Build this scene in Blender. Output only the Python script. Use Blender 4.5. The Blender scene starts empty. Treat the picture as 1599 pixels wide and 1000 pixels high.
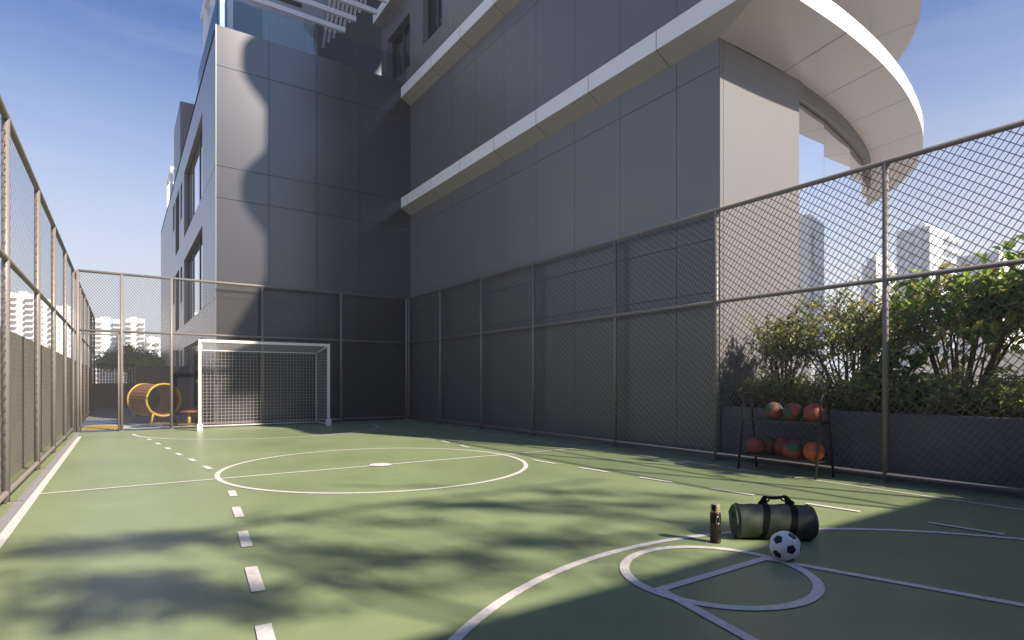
import bpy, bmesh, math, random
from mathutils import Vector, Matrix
R = math.radians
rnd = random.Random(7)
scene = bpy.context.scene
COL = scene.collection

# ------------------------------------------------------------------ helpers
class MB:
    def __init__(s): s.v=[]; s.f=[]; s.m=[]; s.sm=[]
    def face(s, pts, mi=0, smooth=False):
        b=len(s.v); s.v.extend([tuple(p) for p in pts]); s.f.append(tuple(range(b,b+len(pts)))); s.m.append(mi); s.sm.append(smooth)
    def idx(s, verts, faces, mi=0, smooth=False):
        b=len(s.v); s.v.extend([tuple(p) for p in verts])
        for f in faces: s.f.append(tuple(i+b for i in f)); s.m.append(mi); s.sm.append(smooth)
    def box(s, x0,x1,y0,y1,z0,z1, mi=0):
        v=[(x0,y0,z0),(x1,y0,z0),(x1,y1,z0),(x0,y1,z0),(x0,y0,z1),(x1,y0,z1),(x1,y1,z1),(x0,y1,z1)]
        s.idx(v,[(0,3,2,1),(4,5,6,7),(0,1,5,4),(1,2,6,5),(2,3,7,6),(3,0,4,7)],mi)
    def bbox(s, x0,x1,y0,y1,z0,z1, b=.01, mi=0):
        bm=bmesh.new(); bmesh.ops.create_cube(bm,size=1)
        for v in bm.verts: v.co=Vector(((x0+x1)/2+v.co.x*(x1-x0),(y0+y1)/2+v.co.y*(y1-y0),(z0+z1)/2+v.co.z*(z1-z0)))
        bmesh.ops.bevel(bm,geom=bm.edges[:],offset=b,segments=2,profile=.5,affect='EDGES')
        s.addbm(bm,mi)
    def addbm(s,bm,mi=0,smooth=False,M=None):
        bm.verts.index_update()
        vs=[(M@v.co if M else v.co) for v in bm.verts]
        s.idx(vs,[tuple(v.index for v in f.verts) for f in bm.faces],mi,smooth); bm.free()
    def tube(s, p0,p1,r0,r1=None,n=8,mi=0,caps=True,smooth=True):
        if r1 is None: r1=r0
        s.path([p0,p1],[r0,r1],n,mi,caps,smooth)
    def path(s, pts, r, n=8, mi=0, caps=True, smooth=True, closed=False):
        pts=[Vector(p) for p in pts]; k=len(pts)
        if not isinstance(r,(list,tuple)): r=[r]*k
        tang=[]
        for i in range(k):
            if closed: t=pts[(i+1)%k]-pts[i-1]
            elif i==0: t=pts[1]-pts[0]
            elif i==k-1: t=pts[-1]-pts[-2]
            else: t=(pts[i+1]-pts[i]).normalized()+(pts[i]-pts[i-1]).normalized()
            tang.append(t.normalized() if t.length>1e-9 else Vector((0,0,1)))
        up=Vector((0,0,1)) if abs(tang[0].z)<.9 else Vector((1,0,0))
        nrm=(up-tang[0]*up.dot(tang[0])).normalized()
        b=len(s.v)
        for i in range(k):
            nrm=(nrm-tang[i]*nrm.dot(tang[i]))
            nrm=nrm.normalized() if nrm.length>1e-6 else tang[i].orthogonal().normalized()
            bi=tang[i].cross(nrm)
            for j in range(n):
                a=2*math.pi*(j+.5)/n
                s.v.append(tuple(pts[i]+nrm*math.cos(a)*r[i]+bi*math.sin(a)*r[i]))
        rng=k if closed else k-1
        for i in range(rng):
            i2=(i+1)%k
            for j in range(n):
                j2=(j+1)%n
                s.f.append((b+i*n+j,b+i*n+j2,b+i2*n+j2,b+i2*n+j)); s.m.append(mi); s.sm.append(smooth)
        if caps and not closed:
            s.f.append(tuple(b+j for j in range(n))[::-1]); s.m.append(mi); s.sm.append(False)
            s.f.append(tuple(b+(k-1)*n+j for j in range(n))); s.m.append(mi); s.sm.append(False)
    def lathe(s, prof, n=24, mi=0, M=None, smooth=True):
        b=len(s.v)
        for (r,z) in prof:
            for j in range(n):
                a=2*math.pi*j/n; p=Vector((r*math.cos(a),r*math.sin(a),z)); s.v.append(tuple(M@p if M else p))
        for i in range(len(prof)-1):
            for j in range(n):
                j2=(j+1)%n
                s.f.append((b+i*n+j,b+i*n+j2,b+(i+1)*n+j2,b+(i+1)*n+j)); s.m.append(mi); s.sm.append(smooth)
        for i,fl in ((0,True),(len(prof)-1,False)):
            if prof[i][0]>1e-6:
                t=tuple(b+i*n+j for j in range(n)); s.f.append(t[::-1] if fl else t); s.m.append(mi); s.sm.append(False)
    def build(s, name, mats, parent=None):
        me=bpy.data.meshes.new(name); me.from_pydata(s.v,[],s.f)
        if not isinstance(mats,(list,tuple)): mats=[mats]
        for m in mats: me.materials.append(m)
        me.polygons.foreach_set('material_index',s.m); me.polygons.foreach_set('use_smooth',s.sm); me.update()
        o=bpy.data.objects.new(name,me); COL.objects.link(o)
        if parent is not None: o.parent=parent
        return o
def tag(o,label=None,cat=None,group=None,kind=None):
    if label: o['label']=label
    if cat: o['category']=cat
    if group: o['group']=group
    if kind: o['kind']=kind
    return o
def thing(name,label,cat,group=None,loc=(0,0,0),rz=0):
    o=bpy.data.objects.new(name,None); COL.objects.link(o); o.empty_display_size=.2
    o.location=loc; o.rotation_euler=(0,0,rz)
    return tag(o,label,cat,group)
def dup(root,loc,rz=None,label=None):
    r=root.copy(); COL.objects.link(r); r.location=loc
    if rz is not None: r.rotation_euler=rz if isinstance(rz,(tuple,list)) else (0,0,rz)
    if label: r['label']=label
    for ch in list(root.children):
        c=ch.copy(); COL.objects.link(c); c.parent=r
        for g in ch.children:
            d=g.copy(); COL.objects.link(d); d.parent=c
    return r

# ------------------------------------------------------------------ materials
def mat(name,col,rough=.6,metal=0,var=0,vscale=3,bump=0,bscale=60,spec=.5,col2=None,coord='Object',detail=4,rvar=0):
    m=bpy.data.materials.new(name); m.use_nodes=True; nt=m.node_tree; N=nt.nodes; L=nt.links
    p=N['Principled BSDF']; p.inputs['Base Color'].default_value=(*col,1); p.inputs['Roughness'].default_value=rough
    p.inputs['Metallic'].default_value=metal; p.inputs['Specular IOR Level'].default_value=spec
    if var or bump or rvar:
        tc=N.new('ShaderNodeTexCoord')
    if var or rvar:
        n=N.new('ShaderNodeTexNoise'); n.inputs['Scale'].default_value=vscale; n.inputs['Detail'].default_value=detail; L.new(tc.outputs[coord],n.inputs['Vector'])
    if var:
        r=N.new('ShaderNodeMapRange'); r.inputs['From Min'].default_value=.3; r.inputs['From Max'].default_value=.7
        L.new(n.outputs['Fac'],r.inputs['Value'])
        x=N.new('ShaderNodeMixRGB'); x.inputs[1].default_value=(*[c*(1-var) for c in col],1)
        x.inputs[2].default_value=(*(col2 if col2 else [min(1,c*(1+var)) for c in col]),1)
        L.new(r.outputs[0],x.inputs[0]); L.new(x.outputs[0],p.inputs['Base Color'])
    if rvar:
        r2=N.new('ShaderNodeMapRange'); r2.inputs['From Min'].default_value=.3; r2.inputs['From Max'].default_value=.7
        r2.inputs['To Min'].default_value=rough-rvar; r2.inputs['To Max'].default_value=rough+rvar
        L.new(n.outputs['Fac'],r2.inputs['Value']); L.new(r2.outputs[0],p.inputs['Roughness'])
    if bump:
        n2=N.new('ShaderNodeTexNoise'); n2.inputs['Scale'].default_value=bscale; n2.inputs['Detail'].default_value=3; L.new(tc.outputs[coord],n2.inputs['Vector'])
        b=N.new('ShaderNodeBump'); b.inputs['Strength'].default_value=bump; b.inputs['Distance'].default_value=.02
        L.new(n2.outputs['Fac'],b.inputs['Height']); L.new(b.outputs[0],p.inputs['Normal'])
    return m
def leafmat(name,col,trans=.5,rough=.35):
    m=bpy.data.materials.new(name); m.use_nodes=True; nt=m.node_tree; N=nt.nodes; L=nt.links
    p=N['Principled BSDF']; p.inputs['Roughness'].default_value=rough; p.inputs['Specular IOR Level'].default_value=.35
    tc=N.new('ShaderNodeTexCoord'); n=N.new('ShaderNodeTexNoise'); n.inputs['Scale'].default_value=6
    L.new(tc.outputs['Object'],n.inputs['Vector'])
    x=N.new('ShaderNodeMixRGB'); x.inputs[1].default_value=(*[c*.65 for c in col],1); x.inputs[2].default_value=(*[c*1.35 for c in col],1)
    L.new(n.outputs['Fac'],x.inputs[0]); L.new(x.outputs[0],p.inputs['Base Color'])
    t=N.new('ShaderNodeBsdfTranslucent'); t.inputs['Color'].default_value=(col[0]*1.6,col[1]*1.5,col[2]*.9,1)
    mx=N.new('ShaderNodeMixShader'); mx.inputs[0].default_value=trans
    L.new(p.outputs[0],mx.inputs[1]); L.new(t.outputs[0],mx.inputs[2]); L.new(mx.outputs[0],N['Material Output'].inputs['Surface'])
    return m
def glassmat(name,tint=(.75,.82,.88),refl=1.0):
    m=bpy.data.materials.new(name); m.use_nodes=True; nt=m.node_tree; N=nt.nodes; L=nt.links
    N.remove(N['Principled BSDF'])
    t=N.new('ShaderNodeBsdfTransparent'); t.inputs['Color'].default_value=(*tint,1)
    g=N.new('ShaderNodeBsdfGlossy'); g.inputs['Roughness'].default_value=.02
    f=N.new('ShaderNodeFresnel'); f.inputs['IOR'].default_value=1.38
    mx=N.new('ShaderNodeMixShader'); L.new(f.outputs[0],mx.inputs[0]); L.new(t.outputs[0],mx.inputs[1]); L.new(g.outputs[0],mx.inputs[2])
    L.new(mx.outputs[0],N['Material Output'].inputs['Surface'])
    return m

M={}
M['clad']=mat('grey_cladding',(.072,.073,.082),.215,.53,spec=.95)
M['clad_b']=mat('slate_cladding',(.185,.187,.195),.38,.4)
M['clad_f']=mat('warm_grey_cladding',(.128,.127,.132),.5,0,var=.03,vscale=.4,spec=.25)
M['clad_l']=mat('side_cladding',(.27,.275,.29),.30,.4)
M['joint']=mat('joint_shadow_gap',(.022,.022,.025),.85)
M['white_slab']=mat('white_fascia',(.77,.79,.83),.35,var=.02,vscale=.5)
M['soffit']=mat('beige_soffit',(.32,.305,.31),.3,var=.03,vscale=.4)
M['dark_frame']=mat('dark_window_frame',(.05,.05,.055),.4)
M['reveal']=mat('window_reveal',(.16,.16,.17),.5)
M['mirror']=mat('coated_glass',(.90,.92,.93),.015,metal=1)
M['dark_glass']=mat('dark_glass',(.02,.025,.03),.03,spec=.8)
M['clear']=glassmat('clear_glass')
M['concrete']=mat('concrete_roof',(.3,.3,.3),.8,var=.1)
M['fence_paint']=mat('taupe_fence_paint',(.17,.156,.147),.45,var=.06,vscale=8)
M['wire']=mat('taupe_wire',(.036,.034,.036),.55)
M['white_metal']=mat('white_goal_paint',(.62,.61,.60),.35)
M['net']=mat('white_net_cord',(.52,.51,.51),.7)
M['line']=mat('white_line_paint',(.55,.53,.52),.5,var=.13,vscale=26,coord='Object',detail=8)
M['curb']=mat('lilac_grey_drain',(.23,.225,.25),.6,var=.06,vscale=6,bump=.1)
M['wall_l']=mat('grey_stucco',(.265,.23,.205),.85,var=.07,vscale=2,bump=.5,bscale=60)
M['wall_dark']=mat('dark_and_shaded_stucco',(.05,.052,.06),.9,var=.1,vscale=2,bump=.7,bscale=45)  # garden wall colour; also holds the shade of the far boundary panels
M['planter']=mat('charcoal_textured_plaster',(.13,.125,.135),.85,var=.12,vscale=3,bump=.9,bscale=40)
M['soil']=mat('soil',(.05,.035,.025),.95,var=.3,vscale=20,bump=.6)
M['black_metal']=mat('black_powder_coat',(.018,.018,.02),.4)
M['bolt']=mat('steel_bolt',(.6,.6,.6),.35,metal=1)
M['bag']=mat('olive_canvas',(.040,.058,.036),.6,var=.2,vscale=10,bump=.25,bscale=160)
M['strap']=mat('black_webbing',(.008,.008,.011),.8,bump=.3,bscale=300,spec=.15)
M['piping']=mat('dark_olive_piping',(.03,.042,.03),.6)
M['bottle']=mat('bronze_bottle',(.022,.018,.017),.35,metal=.5,var=.85,vscale=16,col2=(.075,.055,.047))
M['cap_tan']=mat('tan_cap',(.48,.34,.24),.4)
M['cap_lime']=mat('lime_band',(.36,.34,.10),.4)
M['ball_white']=mat('ball_white_panel',(.78,.78,.80),.38,bump=.15,bscale=250)
M['ball_black']=mat('ball_black_panel',(.012,.012,.016),.32)
M['yellow']=mat('yellow_paint',(.55,.36,.04),.4,var=.1)
M['wood']=mat('brown_slats',(.32,.155,.06),.55,var=.2,vscale=8)
M['stool']=mat('terracotta_seat',(.32,.12,.05),.5,var=.1)
M['bark']=mat('bark',(.10,.075,.055),.9,var=.3,vscale=14,bump=.5)
M['twig']=mat('twig',(.13,.085,.06),.85,var=.3,vscale=20)
M['tower_w']=mat('pale_tower_wall',(.74,.73,.71),.8,var=.03,vscale=.05)
M['tower_g']=mat('grey_tower_wall',(.66,.68,.71),.8,var=.03,vscale=.05)  # paled, so part of the distance haze sits in this colour
M['tower_win']=mat('tower_window',(.46,.50,.55),.3)  # panes lightened to carry haze in the colour
M['tower_blue']=mat('tower_blue_glass',(.32,.45,.52),.2)
M['terrace']=mat('pale_terrace_paving',(.5,.49,.47),.7,var=.05)
M['ground']=mat('grey_ground',(.22,.21,.2),.9,var=.15,vscale=.2)
M['gate']=mat('black_gate_paint',(.03,.032,.037),.5)
M['play_base']=mat('play_floor_grey',(.16,.165,.2),.8,var=.06,vscale=6)
M['play_blue']=mat('play_floor_blue',(.04,.13,.24),.7)
M['play_yellow']=mat('play_floor_yellow',(.50,.33,.05),.7)
M['play_white']=mat('play_floor_white',(.6,.57,.53),.7)
M['play_purple']=mat('play_floor_purple',(.06,.06,.19),.7)

def court_material():
    m=bpy.data.materials.new('green_acrylic_court'); m.use_nodes=True; nt=m.node_tree; N=nt.nodes; L=nt.links
    p=N['Principled BSDF']; p.inputs['Specular IOR Level'].default_value=.5
    tc=N.new('ShaderNodeTexCoord')
    n=N.new('ShaderNodeTexNoise'); n.inputs['Scale'].default_value=.55; n.inputs['Detail'].default_value=5; L.new(tc.outputs['Object'],n.inputs['Vector'])
    x=N.new('ShaderNodeMixRGB'); x.inputs[1].default_value=(.188,.236,.124,1); x.inputs[2].default_value=(.215,.268,.140,1)
    r=N.new('ShaderNodeMapRange'); r.inputs['From Min'].default_value=.3; r.inputs['From Max'].default_value=.7
    L.new(n.outputs['Fac'],r.inputs['Value']); L.new(r.outputs[0],x.inputs[0])
    # scuffs: fine streaky wear
    n3=N.new('ShaderNodeTexNoise'); n3.inputs['Scale'].default_value=7; n3.inputs['Detail'].default_value=8; n3.inputs['Roughness'].default_value=.7
    mp=N.new('ShaderNodeMapping'); mp.inputs['Scale'].default_value=(1,.35,1); L.new(tc.outputs['Object'],mp.inputs['Vector']); L.new(mp.outputs[0],n3.inputs['Vector'])
    r3=N.new('ShaderNodeMapRange'); r3.inputs['From Min'].default_value=.62; r3.inputs['From Max'].default_value=.8; r3.inputs['To Max'].default_value=.35
    L.new(n3.outputs['Fac'],r3.inputs['Value'])
    x3=N.new('ShaderNodeMixRGB'); x3.inputs[2].default_value=(.27,.30,.22,1); L.new(r3.outputs[0],x3.inputs[0]); L.new(x.outputs[0],x3.inputs[1])
    n4=N.new('ShaderNodeTexNoise'); n4.inputs['Scale'].default_value=160; n4.inputs['Detail'].default_value=2; L.new(tc.outputs['Object'],n4.inputs['Vector'])
    r4=N.new('ShaderNodeMapRange'); r4.inputs['From Min'].default_value=.25; r4.inputs['From Max'].default_value=.75; r4.inputs['To Min'].default_value=.80; r4.inputs['To Max'].default_value=1.20; L.new(n4.outputs['Fac'],r4.inputs['Value'])
    n5=N.new('ShaderNodeTexNoise'); n5.inputs['Scale'].default_value=2.3; n5.inputs['Detail'].default_value=9; n5.inputs['Roughness'].default_value=.65; L.new(tc.outputs['Object'],n5.inputs['Vector'])
    r5=N.new('ShaderNodeMapRange'); r5.inputs['From Min'].default_value=.3; r5.inputs['From Max'].default_value=.7; r5.inputs['To Min'].default_value=.93; r5.inputs['To Max'].default_value=1.07; L.new(n5.outputs['Fac'],r5.inputs['Value'])
    m4=N.new('ShaderNodeMath'); m4.operation='MULTIPLY'; L.new(r4.outputs[0],m4.inputs[0]); L.new(r5.outputs[0],m4.inputs[1])
    x4=N.new('ShaderNodeMixRGB'); x4.blend_type='MULTIPLY'; x4.inputs[0].default_value=1; L.new(x3.outputs[0],x4.inputs[1]); L.new(m4.outputs[0],x4.inputs[2])
    L.new(x4.outputs[0],p.inputs['Base Color'])
    r2=N.new('ShaderNodeMapRange'); r2.inputs['From Min'].default_value=.3; r2.inputs['From Max'].default_value=.7; r2.inputs['To Min'].default_value=.30; r2.inputs['To Max'].default_value=.42
    L.new(n.outputs['Fac'],r2.inputs['Value']); L.new(r2.outputs[0],p.inputs['Roughness'])
    n2=N.new('ShaderNodeTexNoise'); n2.inputs['Scale'].default_value=9; n2.inputs['Detail'].default_value=6; L.new(tc.outputs['Object'],n2.inputs['Vector'])
    b=N.new('ShaderNodeBump'); b.inputs['Strength'].default_value=.10; b.inputs['Distance'].default_value=.02; L.new(n2.outputs['Fac'],b.inputs['Height']); L.new(b.outputs[0],p.inputs['Normal'])
    return m
M['court']=court_material()

def basketball_material(name,c1,c2=None):
    m=bpy.data.materials.new(name); m.use_nodes=True; nt=m.node_tree; N=nt.nodes; L=nt.links
    p=N['Principled BSDF']; p.inputs['Roughness'].default_value=.65
    tc=N.new('ShaderNodeTexCoord'); nz=N.new('ShaderNodeVectorMath'); nz.operation='NORMALIZE'; L.new(tc.outputs['Object'],nz.inputs[0])
    s=N.new('ShaderNodeSeparateXYZ'); L.new(nz.outputs[0],s.inputs[0])
    def mth(op,a,b=None):
        k=N.new('ShaderNodeMath'); k.operation=op
        for i,q in enumerate((a,b)):
            if q is None: continue
            if isinstance(q,(int,float)): k.inputs[i].default_value=q
            else: L.new(q,k.inputs[i])
        return k.outputs[0]
    ax=mth('ABSOLUTE',s.outputs['X']); az=mth('ABSOLUTE',s.outputs['Z'])
    # third seam pair bends round the poles of X
    y2=mth('MULTIPLY',s.outputs['Y'],s.outputs['Y'])
    third=mth('ABSOLUTE',mth('SUBTRACT',mth('ABSOLUTE',s.outputs['X']),mth('ADD',mth('MULTIPLY',y2,.45),.42)))
    mn=mth('MINIMUM',mth('MINIMUM',ax,az),third)
    ln=mth('LESS_THAN',mn,.022)
    sw=mth('GREATER_THAN',mth('MULTIPLY',s.outputs['Z'],mth('SUBTRACT',mth('ABSOLUTE',s.outputs['X']),mth('ADD',mth('MULTIPLY',y2,.45),.42))),0)
    x=N.new('ShaderNodeMixRGB'); x.inputs[1].default_value=(*c1,1); x.inputs[2].default_value=(*(c2 or c1),1); L.new(sw,x.inputs[0])
    x2=N.new('ShaderNodeMixRGB'); x2.inputs[2].default_value=(.012,.010,.010,1); L.new(ln,x2.inputs[0]); L.new(x.outputs[0],x2.inputs[1])
    L.new(x2.outputs[0],p.inputs['Base Color'])
    n=N.new('ShaderNodeTexVoronoi'); n.inputs['Scale'].default_value=260; L.new(tc.outputs['Object'],n.inputs['Vector'])
    b=N.new('ShaderNodeBump'); b.inputs['Strength'].default_value=.25; b.inputs['Distance'].default_value=.003; L.new(n.outputs['Distance'],b.inputs['Height']); L.new(b.outputs[0],p.inputs['Normal'])
    return m
M['bb_orange']=basketball_material('orange_rubber',(.27,.065,.04))
M['bb_bright']=basketball_material('bright_orange_rubber',(.46,.085,.03))
M['bb_mixed']=basketball_material('green_and_orange_rubber',(.035,.075,.045),(.24,.052,.035))
M['bb_maroon']=basketball_material('maroon_rubber',(.20,.042,.032))
M['bb_dark']=basketball_material('dark_green_rubber',(.035,.075,.045),(.16,.045,.03))

# ------------------------------------------------------------------ key dimensions (metres, from camera calibration)
TH=math.atan((799.5-190)/900.5); HC=1.2
XL,XR,YBK,YFR=-.943,7.5,16.87,-.95      # fence lines
YA,XA,XB,YF=17.1,2.071,7.653,5.579      # building faces
XS=7.324
SUN=Vector((.54,-1.3,1)).normalized()

# ------------------------------------------------------------------ ground and court
mb=MB(); mb.face([(-1500,-1500,-.4),(1500,-1500,-.4),(1500,1500,-.4),(-1500,1500,-.4)])
tag(mb.build('ground',M['ground']),kind='structure')
mb=MB(); mb.box(-1.3,7.76,-1.3,YBK-.05,-.3,0)
tag(mb.build('court_floor',M['court']),kind='structure')
mb=MB(); mb.box(-1.3,XA,YBK-.05,31.5,-.3,0); mb.box(XA,7.76,YBK-.05,YA+.1,-.3,0)
tag(mb.build('playground_floor',M['play_base']),kind='structure')
# drain strips along both long sides
mb=MB(); mb.face([(-.925+.05,YFR,.004),(-.795,YFR,.004),(-.795,16.65,.004),(-.925+.05,16.65,.004)])
tag(mb.build('drain_strip',M['curb']),kind='structure')
mb=MB(); mb.face([(7.24,YFR,.004),(7.28,YFR,.004),(7.28,16.6,.004),(7.24,16.6,.004)])
tag(mb.build('drain_strip',mat('grey_grating',(.23,.25,.24),.6)),kind='structure')

# markings
mk=MB(); ZM=[.004]; ZS=[.0040]
def strip(p0,p1,w):
    ZS[0]+=.00012; ZM[0]=ZS[0]
    a=Vector((*p0,0)); b=Vector((*p1,0)); d=(b-a).normalized(); n=Vector((-d.y,d.x,0))*w/2; z=Vector((0,0,ZM[0]))
    mk.face([a-n+z,b-n+z,b+n+z,a+n+z])
def arc(c,r,w,a0=0,a1=360,n=96):
    ZS[0]+=.00012; ZM[0]=ZS[0]
    for i in range(n):
        t0=R(a0+(a1-a0)*i/n); t1=R(a0+(a1-a0)*(i+1)/n)
        f=lambda rr,t:(c[0]+rr*math.cos(t),c[1]+rr*math.sin(t),ZM[0])
        mk.face([f(r-w/2,t0),f(r+w/2,t0),f(r+w/2,t1),f(r-w/2,t1)])
W=.062
strip((-.755,-.1),(-.755,15.65),.07); strip((6.965,-.1),(6.965,15.75),.05)
ZM[0]=.005; strip((-.72,15.68),(6.94,15.70),.05); strip((-.72,.03),(6.94,.03),.05)
strip((-.72,7.9),(6.94,7.9),.055)
ZM[0]=.006
arc((3.07,7.9),2.085,W); 
arc((3.02,15.70),2.80,W,180,360); arc((3.07,-.02),2.98,W,0,180,72)
arc((3.08,2.27),.565,.062)
ZM[0]=.007
for i in range(24):
    t0=2*math.pi*i/24; t1=2*math.pi*(i+1)/24
    mk.face([(3.07,7.9,.010),(3.07+.16*math.cos(t0),7.9+.16*math.sin(t0),.010),(3.07+.16*math.cos(t1),7.9+.16*math.sin(t1),.010)])
strip((2.56,2.27),(3.60,2.27),.06)
strip((2.57,2.30),(2.08,.06),.062); strip((3.59,2.30),(4.30,.06),.062)
# dashed side arcs
L=[(.47,14.02),(.581,12.99),(.681,11.97),(.776,10.92),(.889,10.0),(.986,9.0)]
for i,(x,y) in enumerate(L):
    d=Vector((.105,-1,0)).normalized()*.19; strip((x-d.x,y-d.y),(x+d.x,y+d.y),.075)
for (x0,y0,x1,y1) in [(.994,6.96,.966,6.6),(.90,6.02,.862,5.55),(.80,5.02,.752,4.53),(.69,4.02,.645,3.53),(.575,3.03,.52,2.5),(.47,2.0,.42,1.5)]:
    strip((x0,y0),(x1,y1),.075)
RD=[(5.80,14.44),(5.65,13.35),(5.54,12.33),(5.42,11.24),(5.31,10.21),(5.22,9.27)]
for x,y in RD:
    d=Vector((-.105,-1,0)).normalized()*.2; strip((x-d.x,y-d.y),(x+d.x,y+d.y),.062)
for (x0,y0,x1,y1) in [(5.19,7.11,5.215,6.59),(5.26,6.10,5.31,5.59),(5.355,5.08,5.405,4.6),(5.45,4.08,5.505,3.59),(5.55,3.07,5.61,2.59),(5.66,2.07,5.71,1.57),(5.76,1.05,5.81,.55)]:
    strip((x0,y0),(x1,y1),.058)
tag(mk.build('court_markings',M['line']),kind='structure')

# playground floor pattern: painted blobs
def blob(mbx,c,rx,ry,rot,z,mi,wob=.12,seed=0,n=40):
    rr=random.Random(seed); ph=[rr.uniform(0,6.28) for _ in range(3)]
    pts=[]
    for i in range(n):
        t=2*math.pi*i/n; k=1+wob*math.sin(2*t+ph[0])+wob*.6*math.sin(3*t+ph[1])
        x=rx*k*math.cos(t); y=ry*k*math.sin(t)
        pts.append((c[0]+x*math.cos(rot)-y*math.sin(rot),c[1]+x*math.sin(rot)+y*math.cos(rot),z))
    mbx.face(pts,mi)
pp=MB()
pp.face([(-1.1,16.9,.004),(1.95,16.9,.004),(1.95,17.35,.004),(-1.1,17.3,.004)],0)
blob(pp,(-.30,18.5),.62,1.45,.05,.005,0,seed=2); blob(pp,(-.38,18.35),.52,1.20,.08,.009,2,seed=3); blob(pp,(-.42,18.25),.40,.98,.08,.013,1,seed=3)
blob(pp,(.50,18.15),.48,.75,-.3,.006,2,seed=5); blob(pp,(.55,18.15),.38,.60,-.3,.010,0,seed=5); blob(pp,(1.45,18.3),.5,.6,.2,.014,3,seed=8)
blob(pp,(.55,20.2),.9,.9,.4,.005,3,seed=9); blob(pp,(.7,20.4),.6,.6,.4,.009,0,seed=9); blob(pp,(-.5,20.9),.5,.6,.2,.007,0,seed=10); blob(pp,(1.1,19.4),.5,.45,0,.008,1,seed=12)
pp.face([(.35,17.25,.017),(1.9,17.35,.017),(1.9,17.62,.017),(.35,17.45,.017)],2)
pp.face([(.2,17.08,.018),(1.9,17.12,.018),(1.9,17.24,.018),(.2,17.18,.018)],1)
tag(pp.build('playground_floor_pattern',[M['play_blue'],M['play_yellow'],M['play_white'],M['play_purple']]),kind='structure')

# ------------------------------------------------------------------ chain link fences
WW,WT=.0085,.0014          # wire: width in the plane of the net, thickness across it
def wires(mbx,org,du,w,z0,z1,nrm,lat,WW=WW,WT=WT):
    """net of crossing flat wires in the rectangle u 0..w, z z0..z1; lat = ((slope, spacing along u), ...)"""
    h=z1-z0; N3=Vector((nrm[0],nrm[1],0)); D3=Vector((du[0],du[1],0)); Z3=Vector((0,0,1)); O3=Vector((org[0],org[1],z0))
    for (k,sp),off in zip(lat,(.0012,-.0012)):
        ext=h/abs(k); u0=-ext if k>0 else 0.0; n=int((w+ext)/sp)+2
        for q in range(n):
            ua=u0+q*sp+.011                  # crosses the bottom edge here (rising for k>0, falling leftwards for k<0)
            a,b=ua,ua+h/k                    # u at bottom and top
            lo,hi=0.,1.
            t0,t1=(0-a)/(b-a),(w-a)/(b-a)
            lo=max(0,min(t0,t1)); hi=min(1,max(t0,t1))
            if hi-lo<.01: continue
            P=[O3+D3*(a+(b-a)*t)+Z3*(h*t)+N3*off for t in (lo,hi)]
            d=(P[1]-P[0]).normalized(); sd=d.cross(N3).normalized()*(WW/2); tk=N3*(WT/2)
            v=[P[e]+x*sd+y*tk for e in (0,1) for x,y in ((-1,-1),(1,-1),(1,1),(-1,1))]
            mbx.idx(v,[(0,1,5,4),(1,2,6,5),(2,3,7,6),(3,0,4,7)])
def fence(label,posts,axis,fixed,inward,lat,gate=None,low=0,ww=WW,wt=WT):
    """posts: coordinates along axis; fixed: the other coordinate; inward: unit normal toward the court"""
    root=thing('chain_link_fence',label,'fence','chain link fences round the court',(0,0,0))
    def pt(u,z,o=0):
        return (u,fixed+inward*o,z) if axis=='x' else (fixed+inward*o,u,z)
    for u in posts:
        m=MB(); m.tube(pt(u,0),pt(u,3.80),.034,n=12); p=m.build('post',M['fence_paint'],root)
        m=MB(); a=pt(u,0); 
        if axis=='y': m.bbox(a[0]-.06+inward*.07,a[0]+.06+inward*.07,a[1]-.05,a[1]+.05,.001,.014,.003)
        else: m.bbox(a[0]-.05,a[0]+.05,a[1]-.06+inward*.07,a[1]+.06+inward*.07,.001,.014,.003)
        for q in (-.03,.03):
            c=Vector(pt(u+q,0.014,.1)); m.tube(c,c+Vector((0,0,.012)),.008,n=6)
        m.build('base_plate',M['fence_paint'],p)
    u0,u1=posts[0],posts[-1]
    for z,r in ((3.80,.033),(2.41,.029),(.10,.029)):
        m=MB(); m.tube(pt(posts[low] if z<1 else u0,z),pt(u1,z),r,n=12); m.build('rail',M['fence_paint'],root)
    for i in range(len(posts)-1):
        a,b=posts[i],posts[i+1]; lo,hi=min(a,b)+.03,max(a,b)-.03
        m=MB(); org=pt(lo,0,-.0); du=(1,0) if axis=='x' else (0,1); nr=(0,1) if axis=='x' else (1,0)
        wires(m,org,du,hi-lo,.12 if i>=low else .02,2.39,nr,lat,ww,wt); wires(m,org,du,hi-lo,2.43,3.775,nr,lat,ww,wt)
        # short hooks that tie the net to the posts
        for e,ep in ((lo+.020,lo-.032),(hi-.020,hi+.032)):
            z=.2
            while z<3.75:
                m.path([pt(e,z,.0),pt((e+ep)/2,z+.018,.006),pt(ep,z+.004,.0)],.0032,n=4,caps=False); z+=.118
        m.build('wire_mesh',M['wire'],root)
    if gate:
        a,b=gate; m=MB()
        for u in (a+.06,b-.06): m.tube(pt(u,.03,.0),pt(u,2.33,.0),.02,n=8)
        for z in (2.33,): m.tube(pt(a+.06,z),pt(b-.06,z),.02,n=8)
        m.build('gate_frame',M['fence_paint'],root)
    return root
fence('taupe chain link fence along the grey boundary wall on the left side',[29.4,26.6,24.1,21.8,19.65,YBK,14.6,12.25,10.02,7.48,5.2,2.9,.6,-1.0],'y',XL,1,((1.2,.092),(-1.2,.092)),ww=.0062,wt=.0008)
fence('taupe chain link fence behind the goal, in front of the playground',[XL+.09,0.0,1.04,3.19,5.35,XR-.09],'x',YBK,-1,((1.27,.062),(-1.27,.062)),gate=(XL+.09,0.0),low=2,ww=.0068,wt=.0012)
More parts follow.
